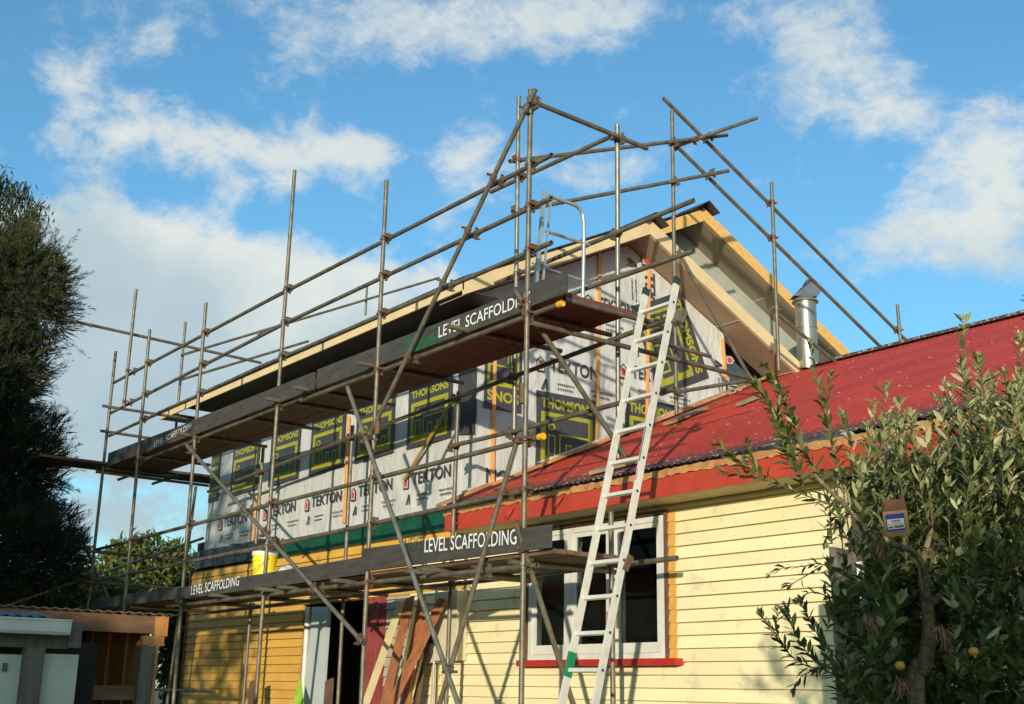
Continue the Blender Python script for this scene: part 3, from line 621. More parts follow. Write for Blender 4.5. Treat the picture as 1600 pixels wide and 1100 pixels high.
post((964.5, 195), (966, 716), 'X', -8.36, False, TUBE2, vb=-8.62); post((954.5, 800), (958, 1098), v=YI-.02)
# gable end standards on the red roof
XG = -10.1
post((1050, 172), (1057, 648), 'X', XG, False); post((1205.5, 285), (1217, 580), 'X', XG, False); post((1402, 476), (1408, 545), 'X', XG, False)
# front guard rails and ledgers
def rail(kind, a, b, ax='Y', v=YR, vb=None, **k): return tube(kind, P(*a, ax, v), P(*b, ax, v if vb is None else vb), **k)
rail('guard_rail', (177, 598.5), (443, 456.5)); rail('guard_rail', (420, 469), (862.5, 242), v=YR+.0)
rail('guard_rail', (173, 645.5), (440, 508)); rail('guard_rail', (404, 524.5), (862, 309.5))
rail('guard_rail', (171, 681), (420, 567)); rail('guard_rail', (400, 576), (862, 379))
rail('ledger', (213, 723.6), (484, 617)); rail('ledger', (470, 626), (878, 474), cap=1)
rail('guard_rail', (148, 859.5), (424, 788)); rail('guard_rail', (400, 794.5), (848, 681.7), cap=1)
rail('guard_rail', (140, 909.5), (417, 853)); rail('guard_rail', (377, 863), (830, 764.5))
rail('ledger', (262, 948), (560, 912)); rail('ledger', (540, 914), (840, 883))
rail('ledger', (700, 914), (1058, 872), v=7.52); rail('ledger', (330, 957), (720, 911), v=7.50)
rail('ledger', (560, 679), (1066, 490), v=YI-.02, m=TUBE); rail('ledger', (325, 768), (575, 673), v=YI-.02)
rail('guard_rail', (155, 897), (317, 841), v=8.6); rail('guard_rail', (703, 697.5), (822, 669), v=YI-.03); rail('guard_rail', (824, 668), (1054, 607), v=YI-.02)
rail('guard_rail', (1056, 613), (1176, 593), 'X', XG+.05)
# corner and gable guard rails
rail('guard_rail', (836, 160), (1011, 232), 'X', -8.30); rail('guard_rail', (767, 300), (953, 214), v=YI+.09)
rail('guard_rail', (774, 443), (1084, 313), v=7.50); rail('guard_rail', (884, 462), (1084, 392), v=7.40)
rail('guard_rail', (796, 252), (1136, 211), 'X', XG+.05); rail('guard_rail', (800, 331), (1138, 267), 'X', XG+.05)
tube('guard_rail', P(1053, 230, 'X', XG-.05), P(1183, 184, 'X', XG-.05)+np.array((.9, 0.9*.0, 0)) if False else P(1183, 184, 'X', XG+.35))
rail('guard_rail', (1036, 153), (1418, 534), 'X', XG-.06); rail('guard_rail', (1058, 229), (1380, 546), 'X', XG-.06)
# braces
rail('brace', (837, 139), (577, 681), v=6.345); rail('brace', (543, 605), (718, 1106), v=6.30, m=TUBE2); rail('brace', (292, 696), (567, 1004), v=6.345, m=TUBE2)
b_t = P(808, 688, 'Y', 6.345); b_b = P(676, 1138, 'Y', 6.345); tube('brace', b_t, b_b)
tube('brace', P(803, 452, 'Y', 6.30), P(978, 714, 'Y', 7.62)); tube('brace', P(806, 818, 'Y', 6.30), P(905, 1130, 'Y', 7.1))
rail('brace', (1059, 392), (1180, 604), 'X', XG-.06); rail('brace', (1206, 483), (1305, 565), 'X', XG-.06)
# left end rails and the raker
rail('guard_rail', (120, 503), (408, 567), 'X', -18.95); rail('guard_rail', (160, 634), (303, 656), 'X', -19.62); rail('guard_rail', (157, 673), (246, 686.5), 'X', -19.62)
rail('ledger', (150, 737), (326, 759), 'X', -19.66); rail('guard_rail', (136, 861), (290, 875), 'X', -19.62); rail('guard_rail', (132, 909), (269, 919), 'X', -19.62)
rail('brace', (139, 902), (-20, 957), 'X', -19.7); rail('brace', (128, 842), (170, 938), 'X', -19.72)
rail('standard', (290, 503), (273, 690), 'X', -20.5); rail('standard', (573.5, 446), (571, 492), 'X', -20.5)
rail('guard_rail', (283, 555), (686, 434), 'X', -20.45); rail('guard_rail', (280, 594), (482, 533), 'X', -20.45)
tube('guard_rail', (-19.0, 7.35, .0+1.55), (-16.65, 7.35, 1.55), cap=1)
# lifts: transoms and decks
ZL2, ZL1 = 4.93, 2.66
trU = [-19.55, -18.1, -16.05, -14.5, -13.3, -12.55, -11.1, -9.35, -8.55, -7.98]
for i, x in enumerate(trU):
    out = 6.17+rng.uniform(-.04, .04) if x in (-16.05, -13.3, -12.55, -11.1, -9.35) else 6.41
    tube('transom', (x, out if i < len(trU)-1 else 6.50, ZL2+.047), (x+rng.uniform(-.03, .03), 7.56 if i < len(trU)-1 else 7.78, ZL2+.047))
rail('transom', (829, 504), (1172, 591), 'X', -8.35)
rail('transom', (999, 527), (1110, 557), 'X', XG+.1)
trL = [-19.5, -17.8, -16.1, -14.6, -13.2, -12.75, -11.5, -10.0, -9.75, -8.6]
for x in trL: tube('transom', (x, 6.22+rng.uniform(-.05, .05) if x in (-14.6, -13.2, -12.75, -11.5, -10.0, -9.75) else 6.41, ZL1+.047), (x+rng.uniform(-.04, .04), 7.70, ZL1+.047), m=TUBE if rng.random() < .7 else TUBE2)
def deck(z, x0, x1, y0, rows, first):
    for r_ in range(rows):
        y = y0+r_*.228; x = x1; k = 0
        while x > x0+.1:
            l = rng.uniform(2.6, 3.9) if k else rng.uniform(2.9, 3.9); xa = max(x-l, x0); dz = rng.uniform(0, .004)
            end = x-(rng.uniform(0, .05) if k == 0 else 0)
            m = MB(); m.box(xa+.004, end, y+.004, y+.222, z+dz, z+.038+dz); m.build('deck_plank', PLANKR if (k == 0 and first) else PLANK, scaf); x = xa; k += 1
deck(ZL2+.073, -19.8, -7.96, 6.43, 4, True); deck(ZL1+.073, -19.7, -7.98, 6.43, 4, False)
for i in range(3): MB().box(-20.25+i*.23, -20.03+i*.23, 5.36+rng.uniform(-.05, .05), 9.6, ZL2+.115, ZL2+.155).build('deck_plank', PLANK, scaf)
for y in (6.9, 7.5): tube('transom', (-20.35, y, ZL2+.02), (-19.2, y, ZL2+.02))
# toe boards: pixel end points of the top edge, at their own plane just outside the deck
def toe(x0, x1, z0a, z1a, z0b, z1b, y=6.405, m=TOE, name='toe_board'):
    t = MB(); t.hexa([(x0, y, z0a), (x1, y, z0b), (x1, y+.034, z0b), (x0, y+.034, z0a), (x0, y, z1a), (x1, y, z1b), (x1, y+.034, z1b), (x0, y+.034, z1a)]); return t.build(name, m, scaf)
u1 = toe(-19.50, -15.9, 5.0, 5.22, 4.98, 5.185); u2 = toe(-16.0, -12.44, 4.955, 5.18, 4.955, 5.17, 6.368)
u3 = toe(-12.42, -8.3, 4.965, 5.20, 4.955, 5.16, 6.405); u4 = toe(-8.30, -7.80, 4.955, 5.165, 4.955, 5.155, 6.36)
l1 = toe(-19.74, -15.95, 2.74, 2.895, 2.74, 2.90); l2 = toe(-16.0, -11.02, 2.72, 2.875, 2.75, 2.93, 6.368); l3 = toe(-11.08, -7.985, 2.78, 3.01, 2.775, 2.965, 6.36)
toe(-20.3, -20.26, 5.08, 5.20, 5.08, 5.2)
for par, a, b, h, txt, yv in ((u1, (240, 699), (303, 667), .085, 'LEVEL SCAFFOLDING', 6.398), (l2, (298, 930), (373, 915), .12, 'LEVEL SCAFFOLDING', 6.361),
                          (l3, (663, 863.5), (807, 850.5), .135, 'LEVEL SCAFFOLDING', 6.353), (u3, (685, 528), (834, 471), .118, 'LEVEL SCAFFOLDING', 6.398)):
    p = P(*a, 'Y', yv); q = P(*b, 'Y', yv); d = Vector(q-p); g = MB(); add_text(g, txt, p, d.normalized(), (0, 0, 1), d.length, h, 0, .006 if h > .11 else .0); g.build('lettering', WHITE, par)
for par, a, b, txt, yv, zz in ((u3, (632, 556), (683, 536), 'NEXT', 6.399, .2), (l3, (632, 869), (660, 866), 'NEXT', 6.354, .17)):
    p = P(*a, 'Y', yv); q = P(*b, 'Y', yv); d = Vector(q-p)
    if par is u3: MB().poly([Vector(p)+Vector((0, 0, .0)), Vector(q), Vector(q)+Vector((0, 0, .07)), Vector(p)+Vector((0, 0, .2))]).build('green_paint', TOEG, par)
    g = MB(); add_text(g, txt, Vector(p)+Vector((0, -.003, .04)), d.normalized(), (0, 0, 1), d.length, .13, 0, .0); g.build('lettering', GREENL, par)
# couplers where tubes cross
def seg_close(a, b, c, d):
    u = b-a; v = d-c; w = a-c; A = u.dot(u); B = u.dot(v); C = v.dot(v); Dd = u.dot(w); E = v.dot(w); den = A*C-B*B
    if den < 1e-6*A*C: return None
    s = min(max((B*E-C*Dd)/den, 0), 1); t = min(max((B*s+E)/C, 0), 1); s = min(max((B*t-Dd)/A, 0), 1)
    return a+u*s, c+v*t
cands = []
for i in range(len(TUBES)):
    for j in range(i+1, len(TUBES)):
        a, b, k1 = TUBES[i]; c, d, k2 = TUBES[j]
        if k1 == k2 == 'transom': continue
        r_ = seg_close(a, b, c, d)
        if r_ is None: continue
        p, q = r_; dist = (p-q).length; ang = abs((b-a).normalized().dot((d-c).normalized()))
        if dist < .115 and ang < .995 and p.z > 1.0: cands.append((p, q, (b-a).normalized(), (d-c).normalized(), k1 == 'transom' or k2 == 'transom'))
cands.sort(key=lambda t: (t[4], (t[0]-Vector(CAM)).length))
for p, q, d1, d2, _t in cands[:98]:
    m = MB(); w = q-p
    w = w.normalized() if w.length > 1e-4 else d1.cross(d2).normalized()
    m.cyl(p-d1*.026, p+d1*.026, .033, n=10, caps=True); m.cyl(q-d2*.026, q+d2*.026, .033, n=10, caps=True)
    for (c, d) in ((p, d1), (q, d2)):
        sdv = d.cross(w).normalized()
        m.beam(c+sdv*.030, c+sdv*.066, .034, .022, d, 0); m.beam(c-sdv*.030, c-sdv*.058, .03, .018, d, 0)
        tip = c+sdv*.054; m.cyl(tip-w*.04, tip+w*.045, .0075, n=6); m.cyl(tip+w*.028, tip+w*.045, .014, n=6)
    m.build('coupler', RUST if rng.random() < .5 else GALV, scaf)
for (px, py, v) in ((590, 665, 6.36), (817, 615, 6.40), (436, 617, 6.40)):      # rusty sleeve joints on the standards
    p = Vector(P(px, py, 'Y', v)); MB().cyl(p-Vector((0, 0, .09)), p+Vector((0, 0, .09)), .031, n=12).build('sleeve_joint', RUST, scaf)

# ================================================================== LADDERS AND SMALL THINGS
lad = thing('ladder', 'long aluminium ladder leaning on the upper deck, green tape near its foot', 'ladder', (-7.56, 5.9, 0))
ltR, lbR = P(1058, 437, 'X', -7.36), P(930, 1100, 'X', -7.36); ltL = ltR+np.array((-.40, 0, 0.0)); dl = (lbR-ltR); tt = ltR[2]/(ltR[2]-lbR[2])
for sx in (0, -.40):
    a = Vector(ltR)+Vector((sx, 0, 0)); b = Vector(ltR+dl*tt)+Vector((sx, 0, 0)); d = (b-a).normalized()
    m = MB(); m.beam(a, b, .024, .062, (0, -1, .3)); m.build('stile', ALU, lad)
    n_ = Vector((0, -1, 0)); n_ = (n_-d*n_.dot(d)).normalized()
    e = MB(); e.beam(a-d*.02, a+d*.05, .032, .070, (0, -1, .3)); e.build('end_cap', mat('black_plastic', (.03, .05, .04), None, .5), lad)
dd = Vector(dl).normalized(); k = 0; zs = .35
while zs < ltR[2]-.08:
    t = (ltR[2]-zs)/(ltR[2]-lbR[2]); c = Vector(ltR+dl*t)
    ru = MB().beam(c+Vector((-.387, 0, 0)), c+Vector((-.013, 0, 0)), .032, .030, (0, .3, 1)).build('rung', ALU, lad); MB().cyl(c+Vector((.005, 0, 0)), c+Vector((.0145, 0, 0)), .013, n=8).build('rung_socket', mat('dark_socket', (.05, .045, .04), None, .7), ru); zs += .287
n_ = Vector((0, -1, 0)); n_ = (n_-dd*n_.dot(dd)).normalized()
c = Vector(ltR+dl*((ltR[2]-1.83)/(ltR[2]-lbR[2])))+Vector((-.40, 0, 0)); MB().beam(c-dd*.10, c+dd*.10, .029, .067, (0, -1, .3)).build('green_tape', mat('green_tape', (.01, .22, .09), None, .4), lad)
for z_, col, ln in ((3.62, (.03, .06, .16), .16), (3.35, (.55, .03, .12), .05), (4.1, (.7, .25, .35), .12), (2.9, (.75, .30, .36), .16)):
    c = Vector(ltR+dl*((ltR[2]-z_)/(ltR[2]-lbR[2]))); MB().beam(c-dd*ln, c+dd*ln, .012, .0635, (0, -1, .3)).build('sticker', mat('sticker_%d' % int(z_*10), col, None, .5), lad)
c = Vector(P(1063, 497, 'X', -7.30)); MB().beam(c-Vector((0, .05, .06)), c+Vector((0, .03, .07)), .09, .06).build('clamp', GALV, lad)
c = Vector(P(978, 880, 'X', -7.36)); MB().beam(c-Vector((0, .03, .06)), c+Vector((0, .03, .06)), .07, .05).build('clamp', RUST, lad)

gate = thing('access_frame', 'galvanised access frame with curved hoop standing on the upper deck end', 'guard frame', (-8.6, 7.0, 5.04))
gl_t, gl_b = P(851, 298, 'X', -8.6), P(836, 455, 'X', -8.6)
MB().beam(gl_t, gl_b, .03, .034, (0, 1, 0)).build('stile', GALVR, gate)
MB().beam(gl_t+np.array((0.03, .06, -.02)), gl_b+np.array((.03, .06, 0)), .015, .02, (0, 1, 0)).build('cable_rail', GALVR, gate)
MB().path(smoothpts([P(858, 306, 'X', -8.6), P(880, 314, 'X', -8.6), P(899, 321, 'X', -8.6), P(908, 330, 'X', -8.6), P(912, 346, 'X', -8.6), P(912, 400, 'X', -8.6), P(910.5, 470, 'X', -8.6)]), .019, 10).build('hoop', GALVR, gate, smooth=True)
for a, b in (((852, 361), (921, 383)), ((846, 418), (909, 438))):
    MB().cyl(P(*a, 'X', -8.6), P(*b, 'X', -8.6), .016, n=8).build('rung', GALVR, gate)

bk = thing('bucket', 'yellow paint bucket with white top on the lower scaffold deck', 'bucket', tuple(P(412, 897, 'Y', 6.58)*np.array((1, 1, 0))+np.array((0, 0, 2.83))))
c = WP['bucket'].copy(); m = MB()
m.cyl(c, c+Vector((0, 0, .34)), .128, .148, 28, caps=False); m.cyl(c+Vector((0, 0, .26)), c+Vector((0, 0, .275)), .155, .155, 28); m.poly([c+Vector((.1, 0, .001)), c+Vector((0, .1, .001)), c+Vector((-.1, 0, .001)), c+Vector((0, -.1, .001))])
m.build('body', BUCK, bk, smooth=True)
MB().cyl(c+Vector((0, 0, .325)), c+Vector((0, 0, .375)), .158, .156, 28).build('lid', BUCKL, bk, smooth=True)
MB().path(smoothpts([c+Vector((-.155, -.02, .29)), c+Vector((-.12, -.16, .16)), c+Vector((0, -.20, .10)), c+Vector((.12, -.16, .16)), c+Vector((.155, -.02, .29))]), .004, 6).build('handle', mat('wire_handle', (.12, .11, .08), None, .4, .8), bk)
c = P(447, 888, 'Y', 6.75); c[2] = 2.86
m = MB(); nn_ = 14
for j in range(7):
    for i in range(nn_):
        t = 2*math.pi*i/nn_; ph = math.pi/2*j/6; rr_ = math.cos(ph)*(1+.12*math.sin(3*t+j)); m.v.append((c[0]+.26*rr_*math.cos(t), c[1]+.15*rr_*math.sin(t), c[2]+.165*math.sin(ph)*(1+.08*math.sin(4*t))))
for j in range(6):
    for i in range(nn_): m.f.append((j*nn_+i, j*nn_+(i+1) % nn_, (j+1)*nn_+(i+1) % nn_, (j+1)*nn_+i)); m.mi.append(0)
tag(m.build('cement_bag', BUCKL, None, smooth=True), 'slumped white bag lying beside the yellow bucket', 'bag')

# planks lying on the red roof
def roofplank(a, b, label, w=.16, m=None):
    mb = MB(); n = Vector((0, -RS, 1)).normalized()
    def onroof(px, py):
        d = ray(px, py); o_ = np.array((0, 7.53, zr(7.53)+.02)); nn2 = np.array(n); t = ((o_-CAM)@nn2)/(d@nn2); return Vector(CAM+d*t)
    A, B = onroof(*a), onroof(*b); mb.beam(A+n*.025, B+n*.025, w, .035, n)
    tag(mb.build('timber_plank', m or mat('weathered_plank', (.34, .25, .15), (.24, .17, .10), .8, 0, 5, 6, .2, 20, (3, 3, 3)), None), label, 'plank', 'planks lying on the red roof')
roofplank((926, 741), (1002, 722), 'weathered plank on the red roof eave behind the ladder, under the corner standard', .14)
roofplank((1045, 664), (1100, 641), 'weathered plank on the red roof beside the wrapped gable, under a scaffold standard', .16)
roofplank((1157, 634), (1186, 622), 'short plank end on the red roof half hidden by apple shoots', .12)

# meter cabinet and conduit
mt = thing('meter_cabinet', 'cream electricity meter cabinet on the cream wall with small black window', 'meter box', (-11.9, 7.9, 1.76))
za, zb = P(690, 1035, 'Y', 7.86)[2], P(690, 958, 'Y', 7.86)[2]
MB().box(-12.36, -11.93, 7.86, 7.98, za, za+.64).build('door_panel', CREAMC, mt)
MB().box(-12.055, -11.955, 7.852, 7.859, 2.13, 2.26).build('meter_window', mat('black_window', (.01, .03, .035), None, .15), mt)
MB().box(-11.88, -11.47, 7.83, 7.98, za+.02, 2.70).build('cabinet_body', mat('cabinet_tan', (.62, .54, .36), (.56, .49, .33), .6), mt)
m = MB(); m.cyl((-11.905, 7.84, .2), (-11.905, 7.84, 2.72), .016, n=10); m.build('conduit', mat('grey_conduit', (.42, .42, .36), None, .5), mt, smooth=True)
for a_, b_, l_ in ((-11.905, -11.80, 'pale vertical timber facing under the meter cabinet, right of the pair'), (-12.12, -12.0, 'pale vertical timber facing under the meter cabinet, left of the pair')):
    m = MB(); m.box(a_, b_, 7.95, 7.979, .2, za-.02); tag(m.build('timber_facing', PALET, None), l_, 'timber trim', 'timber facings under the meter cabinet')

# downpipe and leaning sheets near the doorway
dp = P(479, 1000, 'Y', 7.93); m = MB(); m.cyl((dp[0], 7.93, .1), (dp[0], 7.93, 2.68), .042, n=16)
m.build('downpipe', mat('white_pvc', (.66, .65, .60), None, .4), house, smooth=True)
m = MB(); A = P(488, 948, 'Y', 7.90); B = P(514, 948, 'Y', 7.90); C_ = P(503, 1100, 'Y', 7.75); E_ = P(474, 1100, 'Y', 7.75)
up = Vector((0, 0, 1)); g1 = Vector(C_-B)/Vector(C_-B).length; 
def hang(p, q): return Vector(p)+(Vector(q)-Vector(p))*((p[2]-.05)/(p[2]-q[2]))
a2, b2 = hang(A, E_), hang(B, C_)
m.hexa([a2, b2, b2+Vector((0, .04, 0)), a2+Vector((0, .04, 0)), Vector(A), Vector(B), Vector(B)+Vector((0, .04, 0)), Vector(A)+Vector((0, .04, 0))])
tag(m.build('leaning_sheet', SILV, None), 'pale grey sheet leaning beside the dark doorway', 'sheet')
m = MB(); A = P(466, 1064, 'Y', 7.7); B = P(470, 1064, 'Y', 7.7); b2 = P(474, 1100, 'Y', 7.5); a2 = P(458, 1100, 'Y', 7.5)
m.hexa([hang(A, a2), hang(B, b2), hang(B, b2)+Vector((0, .01, 0)), hang(A, a2)+Vector((0, .01, 0)), Vector(A), Vector(B), Vector(B)+Vector((0, .01, 0)), Vector(A)+Vector((0, .01, 0))])
tag(m.build('lime_sheet', mat('lime_plastic', (.42, .62, .05), (.30, .5, .05), .5), None), 'lime green plastic sheet hanging at the foot of the ochre wall', 'plastic sheet')
def lean(top, bot, w, label, m_, yt=7.86, yb=7.45, name='timber_board', grp='timber boards leaning by the doorway', d=.028):
    a = Vector(P(*top, 'Y', yt)); b = Vector(P(*bot, 'Y', yb)); b = a+(b-a)*((a.z-.02)/(a.z-b.z))
    mb = MB(); mb.beam(a, b, w, d, (0, -1, .15)); o = mb.build(name, m_, None); tag(o, label, 'timber', grp); return o
lean((628, 938), (572, 1098), .13, 'pale painted board leaning leftmost of the boards by the doorway', PALET, 7.80, 7.35)
lean((641, 934), (601, 1098), .16, 'broad red-brown board leaning just right of the pale painted board', RIMU, 7.84, 7.42)
lean((659, 934), (634, 1098), .12, 'narrow red-brown board leaning in the middle of the stack', RIMU, 7.88, 7.55)
lean((648, 950), (618, 1098), .035, 'thin pale batten leaning between two red-brown boards', PALET, 7.78, 7.36, d=.03)
lean((692, 936), (607, 1108), .15, 'long red-brown board leaning diagonally across the others to the meter cabinet', RIMU, 7.76, 7.28)
lean((668, 962), (612, 1100), .10, 'nailed red-brown board half hidden behind the long diagonal board', RIMU, 7.86, 7.5)
lean((660, 1020), (639, 1100), .05, 'short pale batten leaning at the right of the boards', PALET, 7.80, 7.6)
lean((676, 946), (650, 1100), .09, 'dark brown board leaning at the back by the meter cabinet', BROWNT, 7.92, 7.72)
lean((515, 1062), (512, 1105), .17, 'short brown plank standing at the left edge of the doorway', BROWNT, 7.6, 7.55)
lean((396, 1064), (392, 1105), .16, 'short brown plank standing before the ochre wall', BROWNT, 7.6, 7.55)

# ================================================================== SHED, lower left
shed = thing('shed', 'open brown timber shed with corrugated roof in the lower left corner', 'shed', (-10, 3, 0))
SX = -9.0; za = 2.11
m = MB(); m.box(SX-.045, SX, 1.0, 3.50, za-.135, za); m.build('fascia', SHEDB, shed)
m = MB(); m.box(SX-.05, SX+.006, 3.44, 3.54, za-.15, za-.004); m.box(SX-.05, SX+.004, 3.36, 3.52, za-.22, za-.152); m.build('lit_end_trim', SHEDO, shed)  # orange pieces with the sunlit shed corner put into their colour
m = MB(); n_s = 160; xs_ = np.linspace(1.0, 3.60, n_s+1)
for X_, dz in ((SX+.06, 0.0), (SX-1.6, -.12)):
    for y in xs_: m.v.append((X_, y, za+.010+dz+.005*math.sin(2*math.pi*y/.0762)))
for i in range(n_s): m.f.append((i, i+1, n_s+2+i, n_s+1+i)); m.mi.append(0)
o = m.build('roof', mat('weathered_iron', (.28, .27, .25), (.14, .10, .08), .55, .5, 6), shed, smooth=True); o.modifiers.new('t', 'SOLIDIFY').thickness = .004
m = MB(); m.box(SX-.10, SX-.008, 3.36, 3.46, 0, za-.222); m.build('post', GREYW, shed)
MB().box(SX-.02, SX+.002, 3.462, 3.485, 0, za-.15).build('lit_edge_strip', SHEDO, shed)  # orange strip painting the sunlit right edge of the post
m = MB()
for i in range(7):
    x = SX-.12-i*.20; m.box(x-.185, x, 3.42+(i % 2)*.015, 3.455, 0, za-.06)
m.build('side_boards', SHEDO, shed)
m = MB(); m.box(SX-1.5, SX-1.46, .5, 3.6, 0, za-.05); m.box(SX-1.46, SX-.06, .5, 3.6, za-.05, za-.03); m.build('rear_wall', mat('shed_back', (.05, .03, .02), None, .9), shed)
m = MB(); m.box(SX-1.0, SX-.06, 2.55, 3.41, 1.50, 1.54); m.box(SX-.09, SX-.06, 2.55, 3.41, 1.541, 1.60); m.build('shelf', SHEDB, shed)
for yy in (2.75, 3.05): MB().box(SX-.5, SX-.47, yy, yy+.04, 1.0, 1.50).build('divider', SHEDB, shed)
# lean-to in front with gutter
lt = thing('lean_to', 'lean-to with white gutter, grey posts and white panels at the left edge', 'lean-to', (-8.6, 2.5, 0))
gy0, gy1 = 1.0, P(112, 975, 'X', -8.4)[1]; gz = P(60, 972, 'X', -8.4)[2]
pr_ = [(0, .10), (.012, .10), (.012, .088), (.004, .088), (.0, .02), (-.012, 0), (-.10, 0), (-.11, .01), (-.11, .10)]
m = MB(); k1_ = len(m.v)
for y in (gy0, gy1):
    for a, b in pr_: m.v.append((-8.4+a, y, gz-.075+b))
n9 = len(pr_)
for i in range(n9-1): m.f.append((i, i+1, n9+i+1, n9+i)); m.mi.append(0)
m.f.append(tuple(range(n9, 2*n9))); m.mi.append(0)
o = m.build('gutter', mat('white_gutter', (.74, .71, .60), (.68, .65, .55), .4), lt)
m = MB(); n_s = 60; xs_ = np.linspace(1.0, gy1-.10, n_s+1)
for X_, dz in ((-8.44, 0), (-8.96, .06)):
    for y in xs_: m.v.append((X_, y, gz+.035+dz+.009*math.sin(2*math.pi*y/.0762)))
for i in range(n_s): m.f.append((i, i+1, n_s+2+i, n_s+1+i)); m.mi.append(0)
m.build('roof', MATS['weathered_iron'], lt, smooth=True)
MB().box(-8.56, -8.53, gy0, gy1+.03, gz-.16, gz-.05).build('beam', GREYW, lt)
m = MB(); yb0 = P(108, 990, 'X', -8.5)[1]; yb1 = P(128, 990, 'X', -8.5)[1]; m.box(-8.53, -8.49, yb0, yb1, P(115, 1012, 'X', -8.5)[2], P(115, 972, 'X', -8.5)[2]); m.build('end_block', GREYW, lt)
ya, yb = P(36, 1050, 'X', -8.5)[1], P(67, 1050, 'X', -8.5)[1]; MB().box(-8.60, -8.50, ya, yb, 0, gz-.161).build('post', GREYW, lt)
for a, b in ((-30, 33), (66, 122)):
    ya, yb = P(a, 1050, 'X', -8.55)[1], P(b, 1050, 'X', -8.55)[1]; MB().box(-8.62, -8.57, ya, yb, 0, P(b, 1023, 'X', -8.57)[2]).build('panel', SHEDW, lt)
ya, yb = P(5, 1035, 'X', -8.568)[1], P(12, 1035, 'X', -8.568)[1]; MB().box(-8.569, -8.555, ya, yb, P(8, 1049, 'X', -8.56)[2], P(8, 1036, 'X', -8.56)[2]).build('latch', GREYW, lt)
MB().box(-8.92, -8.90, 1.0, 3.0, 0, gz-.1).build('dark_back', DARK, lt)

# ================================================================== VEGETATION
def leaves_mesh(pos, dirs, ups, lens, wids, template, faces):
    n = len(pos); pos = np.asarray(pos); d = np.asarray(dirs, float); d /= np.linalg.norm(d, axis=1)[:, None]+1e-9
    u = np.asarray(ups, float); s = np.cross(d, u); s /= np.linalg.norm(s, axis=1)[:, None]+1e-9; u = np.cross(s, d)
    L_ = np.asarray(lens)[:, None, None]; W_ = np.asarray(wids)[:, None, None]; T = np.asarray(template)[None]
    bend = (nrng.random((n, 1, 1))*2.6-.4); fold = nrng.random((n, 1, 1))*.55; B_ = T[:, :, 0:1]**2*(-.16)*bend
    V = pos[:, None]+d[:, None]*T[:, :, 0:1]*L_+s[:, None]*T[:, :, 1:2]*W_*(1-.3*fold)+u[:, None]*(B_*L_+np.abs(T[:, :, 1:2])*W_*fold)
    k = T.shape[1]; F = [tuple(i*k+j for j in f) for i in range(n) for f in faces]
    return V.reshape(-1, 3), F
BL_T = [(0, 0, 0), (1, 0, 0), (.5, .5, .0)]; BL_F = [(0, 2, 1)]                       # needle
LF_T = [(0, 0, 0), (.25, .34, .05), (.25, 0, 0), (.25, -.34, .05), (.62, .42, .02), (.62, 0, -.03), (.62, -.42, .02), (1, 0, -.16)]
LF_F = [(0, 2, 1), (0, 3, 2), (1, 2, 5, 4), (2, 3, 6, 5), (4, 5, 7), (5, 6, 7)]
DL_T = [(0, 0, 0), (.5, .5, .02), (1, 0, -.1), (.5, -.5, .02)]; DL_F = [(0, 1, 2, 3)]
def mesh_obj(name, V, F, m, parent=None):
    me = bpy.data.meshes.new(name); V = np.asarray(V); c = (V.min(0)+V.max(0))/2; V = V-c
    F = list(F); me.vertices.add(len(V)); me.vertices.foreach_set('co', V.ravel().astype(np.float32))
    sizes = np.array([len(f) for f in F]); flat = np.concatenate([np.array(f) for f in F]) if len(F) < 1 else np.fromiter((i for f in F for i in f), dtype=np.int32)
    me.loops.add(len(flat)); me.loops.foreach_set('vertex_index', flat); me.polygons.add(len(F))
    me.polygons.foreach_set('loop_start', np.concatenate(([0], np.cumsum(sizes)[:-1])).astype(np.int32)); me.polygons.foreach_set('loop_total', sizes.astype(np.int32))
    me.update(calc_edges=True); me.validate(); me.materials.append(m); o = bpy.data.objects.new(name, me); put(o, parent, c); return o
def rand_dir(n):
    v = nrng.normal(size=(n, 3)); return v/np.linalg.norm(v, axis=1)[:, None]
def tufts(clumps, per, blades, ln, wd, spread=.6, droop=0.0, shell=.55):
    Ps, Ds, Ls = [], [], []
    for (c, R, w) in clumps:
        c = np.array(c); R = np.array(R); n = int(per*w)
        dv = rand_dir(n); rr = shell+(1-shell)*nrng.random(n)**.6; p = c+dv*R*rr[:, None]*(1+.14*np.sin(dv[:, :1]*7+dv[:, 2:3]*9))
        for k in range(n):
            b = rand_dir(blades)*spread+dv[k]+np.array((0, 0, .35-droop)); Ds.append(b); Ps.append(p[k]+rand_dir(blades)*ln*.5*nrng.random((blades, 1))); Ls.append(ln*(.5+nrng.random(blades)))
    P_ = np.concatenate(Ps); Dd = np.concatenate(Ds); L_ = np.concatenate(Ls); return P_, Dd, L_
# dark evergreen at the left edge
def ctr(px, py, dep): return D(px, py, dep)
tl = thing('evergreen_tree', 'tall dark feathery evergreen tree filling the left edge', 'tree', tuple(D(-120, 1000, 20.5)*np.array((1, 1, 0))))
cl = []
for (px, py, rx, ry, w) in ((-40, 430, 95, 90, 1), (30, 460, 78, 90, 1.1), (70, 485, 42, 62, .6), (-30, 560, 110, 100, 1.2), (5, 620, 55, 90, 1), (-60, 720, 130, 120, 1.4), (20, 730, 82, 110, 1.2), (-20, 860, 150, 110, 1.5), (62, 870, 66, 85, 1), (20, 980, 130, 90, 1), (-150, 600, 130, 300, 2)):
    dep = 19.5+rng.uniform(-.4, .4); s = dep/FPX; cl.append((D(px, py, dep), (rx*s, rx*s, ry*s), w*(rx*ry)/6000))
Pp, Dd, Ll = tufts([(c, r_*.86, w) for c, r_, w in [(np.array(a), np.array(b), w_) for a, b, w_ in cl]], 330, 12, .22, .02, .62, .0, .30)
